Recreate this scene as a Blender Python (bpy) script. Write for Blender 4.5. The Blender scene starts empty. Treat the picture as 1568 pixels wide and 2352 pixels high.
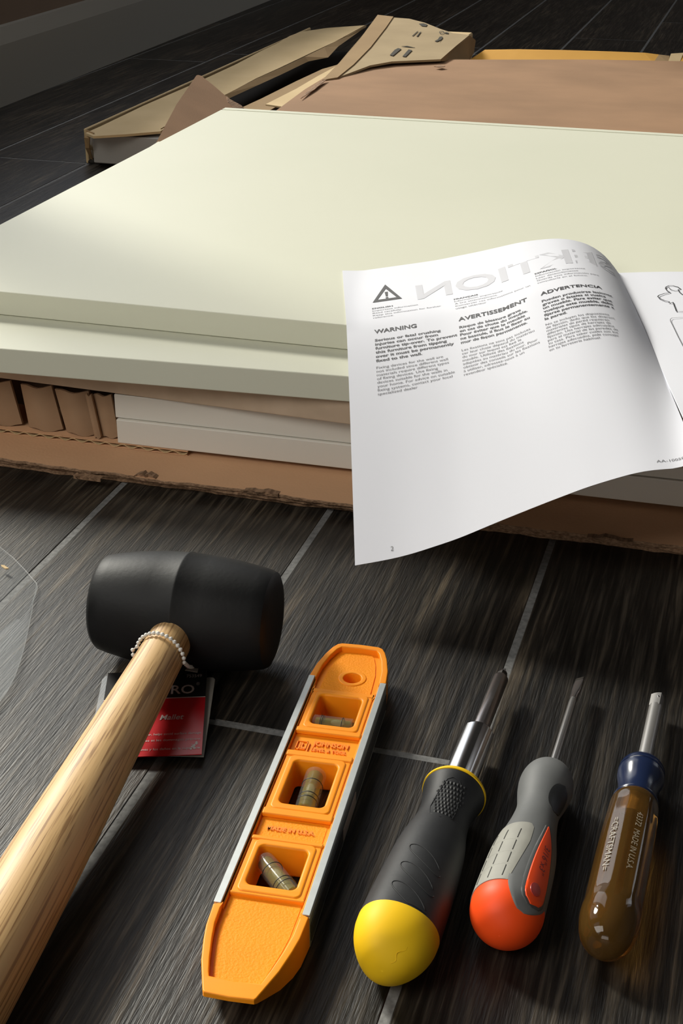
import bpy, bmesh, math, random
from mathutils import Vector, Matrix
R = math.radians
random.seed(7)
S = bpy.context.scene
COL = S.collection
# ------------------------------------------------------------ camera
CAM_H = .42
FPX, PITCH, ROLL, YAW = 3300., R(26.31), R(.05), R(-16.30)
fw = Vector((math.sin(YAW)*math.cos(PITCH), math.cos(YAW)*math.cos(PITCH), -math.sin(PITCH)))
rt = Vector((math.cos(YAW), -math.sin(YAW), 0)); up = rt.cross(fw)
rt, up = (rt*math.cos(ROLL)+up*math.sin(ROLL)), (up*math.cos(ROLL)-rt*math.sin(ROLL))
CP = Vector((0, 0, CAM_H))
cd = bpy.data.cameras.new('camera'); cam = bpy.data.objects.new('camera', cd); COL.objects.link(cam)
cd.sensor_fit = 'VERTICAL'; cd.sensor_height = 36; cd.lens = 36*FPX/2352; cd.clip_start = .01
M = Matrix((rt, up, -fw)).transposed().to_4x4(); M.translation = CP; cam.matrix_world = M
S.camera = cam
# ------------------------------------------------------------ light, exposure
S.view_settings.view_transform = 'Standard'; S.view_settings.look = 'None'
S.view_settings.gamma = 1; S.view_settings.use_curve_mapping = False; S.view_settings.exposure = -.10
w = bpy.data.worlds.new('sky'); S.world = w; w.use_nodes = True
w.node_tree.nodes['Background'].inputs[0].default_value = (.75, .86, 1, 1)
w.node_tree.nodes['Background'].inputs[1].default_value = .6
def area(name, loc, d, sx, sy, e, col, spread=180):
    l = bpy.data.lights.new(name, 'AREA'); l.shape = 'RECTANGLE'; l.size = sx; l.size_y = sy
    l.energy = e; l.color = col; l.spread = R(spread)
    o = bpy.data.objects.new(name, l); COL.objects.link(o); o.location = loc
    o.rotation_euler = Vector(d).to_track_quat('-Z', 'Z').to_euler(); return o
# hazy sun and daylight from the left windows, plus added fill lamps
sl_ = bpy.data.lights.new('hazy_sun', 'SUN'); sl_.energy = 6.1; sl_.angle = R(11); sl_.color = (1, .965, .86)
sun = bpy.data.objects.new('hazy_sun', sl_); COL.objects.link(sun); sun.rotation_euler = Vector((1.30, -1.0, -1.02)).to_track_quat('-Z', 'Z').to_euler()
area('window_daylight', (-1.08, 2.1, .95), (1, -.1, -.25), 2.2, .8, 10, (.97, .98, 1))
area('near_window_daylight', (-1.06, -.45, 1.15), (1, .62, -.55), 1.5, .9, 22, (1, .96, .88))
area('front_fill', (-.3, -2.85, .75), (0, 1, -.1), 1.5, .9, 10, (1, .88, .74))  # unseen fill lamp added to lift faces turned towards the camera
area('side_fill', (2.3, 3.7, 1.2), (-1, 0, -.2), 1.4, 1.0, 7, (.95, .97, 1), 120)  # unseen fill lamp added to brighten the far floor and baseboard

# ------------------------------------------------------------ helpers
def bz(x, y, z=0.):                       # point of the plane at height z that lies under a photograph pixel
    d = fw*FPX + rt*(x-784) - up*(y-1176); return CP + d*((z-CAM_H)/d.z)
def bn(x, y, p0, n):
    d = fw*FPX + rt*(x-784) - up*(y-1176); n = Vector(n); return CP + d*((Vector(p0)-CP).dot(n)/d.dot(n))
def tag(o, label=None, cat=None, group=None, kind=None):
    if label: o['label'] = label
    if cat: o['category'] = cat
    if group: o['group'] = group
    if kind: o['kind'] = kind
    return o
def mesh(name, vs, fs, mat, parent=None, smooth=False, kind=None, auto=None):
    m = bpy.data.meshes.new(name); m.from_pydata([tuple(v) for v in vs], [], fs); m.validate()
    bm = bmesh.new(); bm.from_mesh(m); bmesh.ops.recalc_face_normals(bm, faces=bm.faces[:]); bm.to_mesh(m); bm.free()
    if mat: m.materials.append(mat)
    o = bpy.data.objects.new(name, m); COL.objects.link(o)
    if parent: o.parent = parent
    if smooth:
        for p in m.polygons: p.use_smooth = True
        if auto:
            bm = bmesh.new(); bm.from_mesh(m)
            for e in bm.edges:
                if len(e.link_faces) == 2 and e.calc_face_angle(0) > R(auto): e.smooth = False
            bm.to_mesh(m); bm.free()
    if kind: o['kind'] = kind
    return o
def empty(name, origin, ydir=None, rz=0):
    o = bpy.data.objects.new(name, None); COL.objects.link(o); o.empty_display_size = .02
    if ydir is not None:
        y = Vector(ydir).normalized(); x = y.cross(Vector((0, 0, 1))).normalized(); z = x.cross(y)
        m = Matrix((x, y, z)).transposed().to_4x4(); m.translation = Vector(origin); o.matrix_world = m
    else:
        o.location = origin; o.rotation_euler.z = rz
    return o
def bevelled_box(x0, x1, y0, y1, z0, z1, b=.001, seg=2):
    bm = bmesh.new(); bmesh.ops.create_cube(bm, size=1)
    for v in bm.verts:
        v.co = Vector(((x0+x1)/2+v.co.x*(x1-x0), (y0+y1)/2+v.co.y*(y1-y0), (z0+z1)/2+v.co.z*(z1-z0)))
    if b: bmesh.ops.bevel(bm, geom=bm.edges[:]+bm.verts[:], offset=b, segments=seg, profile=.5, affect='EDGES')
    vs = [v.co.copy() for v in bm.verts]; bm.verts.index_update(); fs = [[v.index for v in f.verts] for f in bm.faces]; bm.free()
    return vs, fs
def box(name, a, b, mat, parent=None, bev=.001, seg=1, smooth=False):
    vs, fs = bevelled_box(a[0], b[0], a[1], b[1], a[2], b[2], bev, seg)
    return mesh(name, vs, fs, mat, parent, smooth)
def prism(name, pts, th, mat, parent=None, dirv=(0, 0, -1), sub=0):
    """a sheet: polygon of 3D points, given thickness along dirv"""
    n = len(pts); d = Vector(dirv)*th
    vs = [Vector(p) for p in pts] + [Vector(p)+d for p in pts]
    fs = [list(range(n)), list(range(2*n-1, n-1, -1))] + [[i, (i+1) % n, n+(i+1) % n, n+i] for i in range(n)]
    return mesh(name, vs, fs, mat, parent)
def lathe(prof, seg=48, rf=None, cap=True):
    """profile [(y, r)] turned about local Y; rf(y, th) scales radius"""
    vs = []; fs = []; n = len(prof)
    for y, r in prof:
        for k in range(seg):
            t = 2*math.pi*k/seg; q = r*(rf(y, t) if rf else 1)
            vs.append(Vector((q*math.sin(t), y, q*math.cos(t))))
    for i in range(n-1):
        for k in range(seg):
            a = i*seg+k; b = i*seg+(k+1) % seg; fs.append([a, b, b+seg, a+seg])
    if cap: fs += [list(range(seg)), list(range((n-1)*seg, n*seg))]
    return vs, fs
def smoothp(prof, k=4):
    """Catmull-Rom resample of a profile"""
    P = [Vector(p) for p in prof]; out = []
    for i in range(len(P)-1):
        a = P[max(i-1, 0)]; b = P[i]; c = P[i+1]; d = P[min(i+2, len(P)-1)]
        for j in range(k):
            t = j/k
            out.append(.5*((2*b)+(c-a)*t+(2*a-5*b+4*c-d)*t*t+(3*b-a-3*c+d)*t**3))
    out.append(P[-1]); return [(p[0], max(p[1], 0)) for p in out]
def rad(prof, y):
    for (a, ra), (b, rb) in zip(prof, prof[1:]):
        if (a <= y <= b) or (b <= y <= a): return ra+(rb-ra)*(y-a)/(b-a) if b != a else ra
    return prof[0][1] if abs(y-prof[0][0]) < abs(y-prof[-1][0]) else prof[-1][1]
def patch(name, prof, rows, off, mat, parent, rf=None, nt=14, th=.0006):
    """a raised or inlaid patch hugging a turned surface: rows = [(y, th0, th1)] in degrees from the top"""
    vs = []; fs = []; n = nt+1; m = len(rows)
    for lay in (off, off-th):
        for y, a, b in rows:
            for k in range(n):
                t = R(a+(b-a)*k/nt)
                edge = min(1, min(k, nt-k)/1.0)
                q = (rad(prof, y))*(rf(y, t) if rf else 1)+lay-(0 if edge else (off*.6 if lay == off else 0))
                vs.append(Vector((q*math.sin(t), y, q*math.cos(t))))
    for L in (0, 1):
        for i in range(m-1):
            for k in range(nt):
                a = L*m*n+i*n+k; fs.append([a, a+1, a+1+n, a+n])
    for i in range(m-1):
        for k in (0, nt): fs.append([i*n+k, (i+1)*n+k, m*n+(i+1)*n+k, m*n+i*n+k])
    for k in range(nt):
        for i in (0, m-1): fs.append([i*n+k, i*n+k+1, m*n+i*n+k+1, m*n+i*n+k])
    return mesh(name, vs, fs, mat, parent, True, auto=50)
def tube(pts, r, seg=8, closed=False, cap=True):
    vs = []; fs = []; n = len(pts); P = [Vector(p) for p in pts]
    for i, p in enumerate(P):
        a = P[i-1] if (i or closed) else p; b = P[(i+1) % n] if (i < n-1 or closed) else p
        d = (b-a).normalized(); s = d.cross(Vector((0, 0, 1)))
        if s.length < 1e-4: s = d.cross(Vector((1, 0, 0)))
        s.normalize(); t = s.cross(d)
        rr = r[i] if isinstance(r, (list, tuple)) else r
        for k in range(seg):
            q = 2*math.pi*k/seg; vs.append(p+(s*math.cos(q)+t*math.sin(q))*rr)
    for i in range(n if closed else n-1):
        for k in range(seg):
            j = (i+1) % n; fs.append([i*seg+k, i*seg+(k+1) % seg, j*seg+(k+1) % seg, j*seg+k])
    if cap and not closed: fs += [list(range(seg)), list(range((n-1)*seg, n*seg))]
    return vs, fs
def tess(o):
    dg = bpy.context.evaluated_depsgraph_get(); ev = o.evaluated_get(dg); m = ev.to_mesh()
    vs = [v.co.copy() for v in m.vertices]; fs = [list(p.vertices) for p in m.polygons]
    ev.to_mesh_clear(); d = o.data; bpy.data.objects.remove(o); bpy.data.curves.remove(d); return vs, fs
def text2d(body, size=1, bold=0, shear=0, width=None, align='LEFT', space=1):
    c = bpy.data.curves.new('t', 'FONT'); c.body = body; c.size = size; c.offset = bold*size; c.shear = shear
    c.align_x = align; c.resolution_u = 3; c.space_character = space
    o = bpy.data.objects.new('t', c); COL.objects.link(o); vs, fs = tess(o)
    if width and vs:
        x0 = min(v.x for v in vs); x1 = max(v.x for v in vs); k = width/(x1-x0)
        for v in vs: v.x = x0*0+(v.x-x0)*k
    return vs, fs
def shape2d(splines, extrude, bev=0, bres=2):
    """filled 2D outline with holes, extruded both ways"""
    c = bpy.data.curves.new('s', 'CURVE'); c.dimensions = '2D'; c.fill_mode = 'BOTH'
    c.extrude = extrude-bev; c.bevel_depth = bev; c.bevel_resolution = bres; c.offset = -bev
    for sp in splines:
        s = c.splines.new('POLY'); s.points.add(len(sp)-1); s.use_cyclic_u = True
        for p, q in zip(s.points, sp): p.co = (q[0], q[1], 0, 1)
    o = bpy.data.objects.new('s', c); COL.objects.link(o); vs, fs = tess(o)
    bm = bmesh.new(); B = [bm.verts.new(v) for v in vs]
    for f in fs:
        try: bm.faces.new([B[i] for i in f])
        except ValueError: pass
    bmesh.ops.remove_doubles(bm, verts=bm.verts[:], dist=1e-6); bm.verts.index_update()
    vs = [v.co.copy() for v in bm.verts]; fs = [[v.index for v in f.verts] for f in bm.faces]; bm.free()
    return vs, fs
def rrect(x0, x1, y0, y1, r, n=6):
    out = []
    for cx, cy, a in ((x1-r, y1-r, 0), (x0+r, y1-r, 90), (x0+r, y0+r, 180), (x1-r, y0+r, 270)):
        for k in range(n+1):
            t = R(a+90*k/n); out.append((cx+r*math.cos(t), cy+r*math.sin(t)))
    return out
def circ(cx, cy, r, n=32): return [(cx+r*math.cos(2*math.pi*k/n), cy+r*math.sin(2*math.pi*k/n)) for k in range(n)]
def merge(*parts):
    vs = []; fs = []
    for v, f in parts:
        n = len(vs); vs += list(v); fs += [[i+n for i in q] for q in f]
    return vs, fs
def shift(vf, d): return [v+Vector(d) for v in vf[0]], vf[1]
def ico(c, r, sub=2, sc=(1, 1, 1)):
    bm = bmesh.new(); bmesh.ops.create_icosphere(bm, subdivisions=sub, radius=r)
    vs = [Vector((v.co.x*sc[0], v.co.y*sc[1], v.co.z*sc[2]))+Vector(c) for v in bm.verts]
    bm.verts.index_update(); fs = [[v.index for v in f.verts] for f in bm.faces]; bm.free(); return vs, fs

# ------------------------------------------------------------ materials
def mat(name, col, rough=.5, metal=0, **k):
    m = bpy.data.materials.new(name); m.use_nodes = True; b = m.node_tree.nodes['Principled BSDF']
    b.inputs['Base Color'].default_value = (*col, 1); b.inputs['Roughness'].default_value = rough; b.inputs['Metallic'].default_value = metal
    for n, v in k.items(): b.inputs[n.replace('_', ' ')].default_value = v
    return m
def vary(m, c2, scale=(30, 30, 30), detail=4, lo=.35, hi=.65, bump=0, bscale=None, dist=0, rand=False, c3=None, bdist=.001):
    """blend the base colour with c2 by a noise in object space, with optional fine relief"""
    nt = m.node_tree; N = nt.nodes; L = nt.links; b = N['Principled BSDF']
    tc = N.new('ShaderNodeTexCoord'); mp = N.new('ShaderNodeMapping'); mp.inputs['Scale'].default_value = scale
    src = tc.outputs['Object']
    if rand:
        oi = N.new('ShaderNodeObjectInfo'); va = N.new('ShaderNodeVectorMath'); va.operation = 'ADD'
        ml = N.new('ShaderNodeMath'); ml.operation = 'MULTIPLY'; ml.inputs[1].default_value = 37
        L.new(oi.outputs['Random'], ml.inputs[0]); L.new(tc.outputs['Object'], va.inputs[0]); L.new(ml.outputs[0], va.inputs[1]); src = va.outputs[0]
    L.new(src, mp.inputs[0])
    no = N.new('ShaderNodeTexNoise'); no.inputs['Scale'].default_value = 1; no.inputs['Detail'].default_value = detail; no.inputs['Distortion'].default_value = dist
    L.new(mp.outputs[0], no.inputs[0])
    cr = N.new('ShaderNodeValToRGB'); e = cr.color_ramp.elements
    e[0].position = lo; e[0].color = b.inputs['Base Color'].default_value; e[1].position = hi; e[1].color = (*c2, 1)
    if c3: x = e.new((lo+hi)/2); x.color = (*c3, 1)
    L.new(no.outputs['Fac'], cr.inputs[0]); L.new(cr.outputs[0], b.inputs['Base Color'])
    if bump:
        n2 = no
        if bscale:
            mp2 = N.new('ShaderNodeMapping'); mp2.inputs['Scale'].default_value = bscale; L.new(src, mp2.inputs[0])
            n2 = N.new('ShaderNodeTexNoise'); n2.inputs['Scale'].default_value = 1; n2.inputs['Detail'].default_value = 3; L.new(mp2.outputs[0], n2.inputs[0])
        bu = N.new('ShaderNodeBump'); bu.inputs['Strength'].default_value = bump; bu.inputs['Distance'].default_value = bdist
        L.new(n2.outputs['Fac'], bu.inputs['Height']); L.new(bu.outputs[0], b.inputs['Normal'])
    return m
def tile_material():
    m = mat('wood_look_tile', (.03, .027, .024), .42); nt = m.node_tree; N = nt.nodes; L = nt.links; b = N['Principled BSDF']
    b.inputs['Specular IOR Level'].default_value = .36
    tc = N.new('ShaderNodeTexCoord'); oi = N.new('ShaderNodeObjectInfo'); ml = N.new('ShaderNodeMath'); ml.operation = 'MULTIPLY'; ml.inputs[1].default_value = 61
    va = N.new('ShaderNodeVectorMath'); va.operation = 'ADD'; L.new(oi.outputs['Random'], ml.inputs[0]); L.new(tc.outputs['Object'], va.inputs[0]); L.new(ml.outputs[0], va.inputs[1])
    def noise(sc, det, rough=.6, dist=0):
        mp = N.new('ShaderNodeMapping'); mp.inputs['Scale'].default_value = sc; L.new(va.outputs[0], mp.inputs[0])
        n = N.new('ShaderNodeTexNoise'); n.inputs['Scale'].default_value = 1; n.inputs['Detail'].default_value = det
        n.inputs['Roughness'].default_value = rough; n.inputs['Distortion'].default_value = dist; L.new(mp.outputs[0], n.inputs[0]); return n
    def ramp(n, stops):
        c = N.new('ShaderNodeValToRGB'); e = c.color_ramp.elements
        while len(e) < len(stops): e.new(.5)
        for el, (p, col) in zip(e, stops): el.position = p; el.color = (*col, 1)
        L.new(n.outputs['Fac'], c.inputs[0]); return c
    n1 = noise((300, 12, 10), 6, .66, .3)      # fine streaks along the plank
    n2 = noise((26, 3.2, 5), 3, .5, 1.0)       # broad bands of figure
    n3 = noise((900, 60, 40), 2)               # very fine pores
    c1 = ramp(n1, [(.36, (.007, .0065, .006)), (.50, (.022, .0190, .0158)), (.68, (.092, .077, .059))])
    c2 = ramp(n2, [(.36, (.50, .50, .51)), (.55, (.95, .92, .88)), (.70, (1.5, 1.4, 1.25))])
    mx = N.new('ShaderNodeMix'); mx.data_type = 'RGBA'; mx.blend_type = 'MULTIPLY'; mx.inputs[0].default_value = 1
    L.new(c1.outputs[0], mx.inputs[6]); L.new(c2.outputs[0], mx.inputs[7]); L.new(mx.outputs[2], b.inputs['Base Color'])
    ad = N.new('ShaderNodeMath'); ad.operation = 'ADD'; L.new(n1.outputs['Fac'], ad.inputs[0]); L.new(n3.outputs['Fac'], ad.inputs[1])
    bu = N.new('ShaderNodeBump'); bu.inputs['Strength'].default_value = .35; bu.inputs['Distance'].default_value = .0008
    L.new(ad.outputs[0], bu.inputs['Height']); L.new(bu.outputs[0], b.inputs['Normal']); return m
def see_through(name, col, alpha, rough=.1):
    """thin clear film or glass: mostly transparent with a sheen"""
    m = bpy.data.materials.new(name); m.use_nodes = True; nt = m.node_tree; N = nt.nodes; L = nt.links
    b = N['Principled BSDF']; b.inputs['Base Color'].default_value = (*col, 1); b.inputs['Roughness'].default_value = rough
    t = N.new('ShaderNodeBsdfTransparent'); t.inputs[0].default_value = (.97, .97, .97, 1); x = N.new('ShaderNodeMixShader'); x.inputs[0].default_value = alpha
    L.new(t.outputs[0], x.inputs[1]); L.new(b.outputs[0], x.inputs[2]); L.new(x.outputs[0], N['Material Output'].inputs[0]); return m
TILE = tile_material()
GROUT = vary(mat('grout', (.13, .13, .128), .8), (.20, .20, .195), (300, 300, 300), 3, bump=.5)
BASEB = mat('painted_baseboard', (.30, .285, .25), .5)
WALLP = vary(mat('brown_wall_paint', (.17, .12, .085), .8), (.19, .135, .095), (6, 6, 6))
CEIL = mat('ceiling_paint', (.22, .21, .20), .9)
FRAME = mat('white_window_frame', (.75, .75, .73), .4)
PANEL = vary(mat('cream_melamine', (.70, .705, .575), .5), (.73, .73, .60), (3, 3, 3), bump=.04, bscale=(700, 700, 700))
PANELW = vary(mat('white_melamine_edge', (.72, .69, .62), .5), (.74, .71, .64), (5, 5, 5), bump=.04, bscale=(700, 700, 700))
GROOVE = mat('groove_shadow_board', (.35, .33, .28), .8)
TAN = vary(mat('raw_fibreboard', (.50, .38, .27), .85), (.56, .43, .31), (60, 60, 60))
KRAFT = vary(mat('brown_kraft_board', (.60, .345, .19), .85), (.68, .40, .225), (9, 14, 9), 6, bump=.15, bscale=(500, 500, 500))
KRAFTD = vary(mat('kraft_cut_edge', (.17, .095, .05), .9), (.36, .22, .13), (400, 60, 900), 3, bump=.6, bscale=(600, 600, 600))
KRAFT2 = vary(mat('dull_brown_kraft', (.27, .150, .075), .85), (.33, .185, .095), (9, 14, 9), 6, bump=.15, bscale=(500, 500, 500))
TANK = vary(mat('pale_kraft_board', (.56, .41, .215), .85), (.62, .46, .25), (14, 14, 14), 5, bump=.1, bscale=(500, 500, 500))
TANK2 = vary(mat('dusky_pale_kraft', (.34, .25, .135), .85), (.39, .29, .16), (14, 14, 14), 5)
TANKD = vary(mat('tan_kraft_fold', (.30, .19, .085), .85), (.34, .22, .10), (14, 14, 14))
ORK = vary(mat('sunlit_kraft_board', (.64, .32, .045), .8), (.70, .36, .055), (10, 10, 10))  # orange of sunlight put into the base colour of plain kraft
INKC = mat('black_carton_ink', (.04, .035, .025), .8)
FOAM = mat('pale_wrapped_panel', (.36, .34, .31), .6)
PAPER = mat('white_booklet_paper', (.745, .755, .815), .6, Specular_IOR_Level=.3)
INK = mat('dark_grey_ink', (.05, .05, .055), .6)
INK2 = mat('grey_ink', (.17, .17, .18), .6)
INKG = mat('faint_show_through_ink', (.57, .575, .62), .6)
RUB = vary(mat('black_rubber', (.007, .0073, .0078), .55, Specular_IOR_Level=.26), (.011, .0115, .0125), (25, 25, 25), 5, .4, .7, bump=.25, bscale=(400, 400, 400), bdist=.0003)
WOOD = vary(mat('ash_handle', (.66, .43, .20), .5), (.34, .19, .08), (800, 7, 800), 3, .46, .62, c3=(.60, .38, .17), bump=.15, dist=.2, bdist=.0004)
BEAD = mat('white_plastic_bead', (.75, .74, .70), .35)
TAGB = mat('black_tag_print', (.012, .011, .011), .3)
TAGR = mat('red_tag_print', (.48, .008, .014), .28)
TAGK = mat('grey_tag_card', (.40, .37, .33), .6)
TAGW = mat('white_tag_print', (.55, .50, .48), .4)
SLEEVE = see_through('clear_plastic_sleeve', (.8, .85, .9), .22)
ORG = vary(mat('orange_plastic', (1.0, .31, .008), .45, Specular_IOR_Level=.3), (1.0, .33, .009), (50, 50, 50))
ORGT = vary(mat('textured_orange_plastic', (1.0, .31, .008), .6, Specular_IOR_Level=.2), (1.0, .33, .009), (50, 50, 50), bump=.45, bscale=(900, 900, 900), bdist=.0006)
ALU = vary(mat('brushed_aluminium', (.62, .65, .63), .38, .75), (.66, .69, .67), (4, 200, 4))
DARKS = mat('dark_magnet_strip', (.05, .05, .05), .5)
PINKS = mat('beige_insert', (.42, .33, .28), .5)
VIAL = see_through('clear_acrylic', (.8, .8, .7), .07, .05)
LIQ = see_through('yellow_green_liquid', (.26, .21, .01), .42, .15)
BUB = see_through('air_bubble', (.8, .8, .6), .3, .08)
BLK = mat('black_plastic', (.01, .01, .01), .4)
CHR = mat('chrome', (.66, .65, .64), .14, 1)
STEEL = mat('dark_polished_steel', (.45, .42, .42), .2, .95)
DSTEEL = mat('blackened_steel', (.05, .045, .04), .35, .8)
GRIP = vary(mat('black_rubber_grip', (.014, .015, .017), .55, Specular_IOR_Level=.35), (.023, .024, .026), (60, 60, 60), bump=.15, bscale=(500, 500, 500), bdist=.0003)
YEL = vary(mat('yellow_plastic', (.95, .58, .008), .55, Specular_IOR_Level=.25), (.92, .58, .015), (40, 40, 40))
GRY = vary(mat('grey_rubber', (.13, .135, .135), .6), (.16, .165, .165), (50, 50, 50), bump=.1, bscale=(500, 500, 500), bdist=.0003)
LGRY = vary(mat('light_grey_rubber', (.36, .355, .31), .6), (.31, .305, .27), (120, 60, 120), 5)
ORR = mat('bright_orange_plastic', (1.0, .085, .010), .5, Specular_IOR_Level=.3)
ORD = mat('shaded_orange_recess', (.5, .02, .005), .4)
NAVY = mat('navy_blue_plastic', (.012, .022, .065), .22)
AMB = mat('amber_clear_plastic', (.66, .33, .075), .05, Transmission_Weight=.9, IOR=1.45)
WHT = mat('pale_stamped_paint', (.36, .31, .23), .5)
FILM = see_through('clear_plastic_film', (.62, .66, .68), .08, .45)

# ------------------------------------------------------------ the room
X0, X1, Y0, Y1 = -1.30, 2.4, -3.0, 5.6
fl = box('floor', (X0, Y0, -.04), (X1, Y1, -.0005), GROUT, None, 0); tag(fl, kind='structure')
TW = .148; GAP = .0036; LEN = .9
cache = {}
def tile(xc, ya, yb):
    key = round(yb-ya, 3)
    if key not in cache:
        vs, fs = bevelled_box(-TW/2+GAP/2, TW/2-GAP/2, -key/2+GAP/2, key/2-GAP/2, -.008, 0, .0008, 1)
        m = bpy.data.meshes.new('tile'); m.from_pydata([tuple(v) for v in vs], [], fs); m.materials.append(TILE); cache[key] = m
    o = bpy.data.objects.new('tile', cache[key]); COL.objects.link(o); o.parent = fl
    o.location = (xc, (ya+yb)/2, random.uniform(-.00015, 0)); return o
starts = {-1: .566, -2: 2.984, -3: 3.62, -4: .1, 0: 1.05, 1: .85, -5: 1.3, -6: 4.4, -7: .7}
for k in range(-8, 17):
    xa = -.0987+k*TW
    if xa+TW > X1: continue
    xc = xa+TW/2
    s = starts.get(k, random.uniform(0, LEN)); s -= LEN*math.ceil((s-Y0)/LEN)
    while s < Y1:
        a, b = max(s, Y0), min(s+LEN, Y1)
        if b-a > .05: tile(xc, round(a, 3), round(b, 3))
        s += LEN
# left wall runs along this line on the floor
wa = bz(0, 248); wb = bz(517, 42); wd = (wb-wa); wd.z = 0; wd.normalize(); wn = Vector((wd.y, -wd.x, 0))
def wpt(y): return wa+wd*((y-wa.y)/wd.y)
def extrude_profile(name, prof, ya, yb, m, parent=None):
    """profile (distance into room, z) swept along the left wall"""
    vs = []; n = len(prof)
    for y in (ya, yb):
        p = wpt(y)
        for d, z in prof: vs.append(Vector((p.x, p.y, 0))+wn*d+Vector((0, 0, z)))
    fs = [[i, (i+1) % n, n+(i+1) % n, n+i] for i in range(n)]+[list(range(n)), list(range(2*n-1, n-1, -1))]
    return mesh(name, vs, fs, m, parent)
bb = extrude_profile('baseboard_left', [(-.012, 0), (0, 0), (0, .0885), (-.0006, .0905), (-.007, .1125), (-.012, .1145)], Y0, Y1, BASEB); tag(bb, kind='structure')
# wall with the window opening the light comes through
WY0, WY1, WZ0, WZ1 = .75, 3.25, .30, 1.28
def wall_piece(y0, y1, z0, z1):
    vs = []
    for y in (y0, y1):
        for d in (-.012, -.11):
            for z in (z0, z1):
                p = wpt(y)+wn*d; vs.append(Vector((p.x, p.y, z)))
    return vs, [[0, 1, 3, 2], [4, 5, 7, 6], [0, 1, 5, 4], [2, 3, 7, 6], [0, 2, 6, 4], [1, 3, 7, 5]]
wl = mesh('wall_left', *merge(wall_piece(Y0, -1.3, 0, 2.5), wall_piece(.4, WY0, 0, 2.5), wall_piece(-1.3, .4, 0, .65), wall_piece(-1.3, .4, 1.65, 2.5), wall_piece(WY1, Y1, 0, 2.5), wall_piece(WY0, WY1, 0, WZ0), wall_piece(WY0, WY1, WZ1, 2.5), wall_piece(1.50, WY1, WZ0, .36)), WALLP); tag(wl, kind='structure')
win = mesh('window_1', *merge(wall_piece(WY0, WY0+.04, WZ0, WZ1), wall_piece(WY1-.04, WY1, .36, WZ1), wall_piece(1.46, 1.50, WZ0, WZ1), wall_piece(WY0+.04, 1.46, WZ0, WZ0+.04), wall_piece(1.50, WY1-.04, .36, .40), wall_piece(WY0+.04, WY1-.04, WZ1-.04, WZ1)), FRAME); tag(win, kind='structure')
pane = mesh('pane', *wall_piece(WY0+.04, WY1-.04, WZ0+.04, WZ1-.04), see_through('window_glass', (1, 1, 1), .06), win)
for v in pane.data.vertices: pass
win3 = mesh('window_3', *merge(wall_piece(-1.3, -1.25, .65, 1.65), wall_piece(.35, .4, .65, 1.65), wall_piece(-1.25, .35, .65, .70), wall_piece(-1.25, .35, 1.60, 1.65)), FRAME); tag(win3, kind='structure')
PALEW = mat('pale_wall_paint', (.25, .235, .21), .9)
wr = mesh('wall_right', *merge(bevelled_box(X1, X1+.1, Y0, 3.0, 0, 2.5, 0), bevelled_box(X1, X1+.1, 4.4, Y1, 0, 2.5, 0), bevelled_box(X1, X1+.1, 3.0, 4.4, 0, .7, 0), bevelled_box(X1, X1+.1, 3.0, 4.4, 1.7, 2.5, 0)), PALEW)
win4 = mesh('added_side_window', *merge(bevelled_box(X1, X1+.09, 3.0, 3.05, .7, 1.7, 0), bevelled_box(X1, X1+.09, 4.35, 4.4, .7, 1.7, 0), bevelled_box(X1, X1+.09, 3.05, 4.35, .7, .75, 0), bevelled_box(X1, X1+.09, 3.05, 4.35, 1.65, 1.7, 0)), FRAME); tag(win4, kind='structure')  # window added in the right wall to house the side fill
tag(wr, kind='structure')
wk = box('wall_back', (X0, Y1, 0), (X1, Y1+.1, 2.5), mat('back_wall_paint', (.35, .31, .27), .9), None, 0); tag(wk, kind='structure')
fx0, fx1, fz0, fz1 = -1.1, .5, .3, 1.65
wf = mesh('wall_front', *merge(bevelled_box(X0, fx0, Y0-.1, Y0, 0, 2.5, 0), bevelled_box(fx1, X1, Y0-.1, Y0, 0, 2.5, 0), bevelled_box(fx0, fx1, Y0-.1, Y0, 0, fz0, 0), bevelled_box(fx0, fx1, Y0-.1, Y0, fz1, 2.5, 0)), CEIL); tag(wf, kind='structure')
wf2 = mesh('added_front_window', *merge(bevelled_box(fx0, fx0+.05, Y0-.09, Y0-.02, fz0, fz1, 0), bevelled_box(fx1-.05, fx1, Y0-.09, Y0-.02, fz0, fz1, 0), bevelled_box(fx0, fx1, Y0-.09, Y0-.02, fz0, fz0+.05, 0), bevelled_box(fx0, fx1, Y0-.09, Y0-.02, fz1-.05, fz1, 0)), FRAME); tag(wf2, kind='structure')  # window added behind the camera to house the front fill
ce = box('ceiling', (X0, Y0, 2.5), (X1, Y1, 2.6), CEIL, None, 0); tag(ce, kind='structure')

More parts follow.
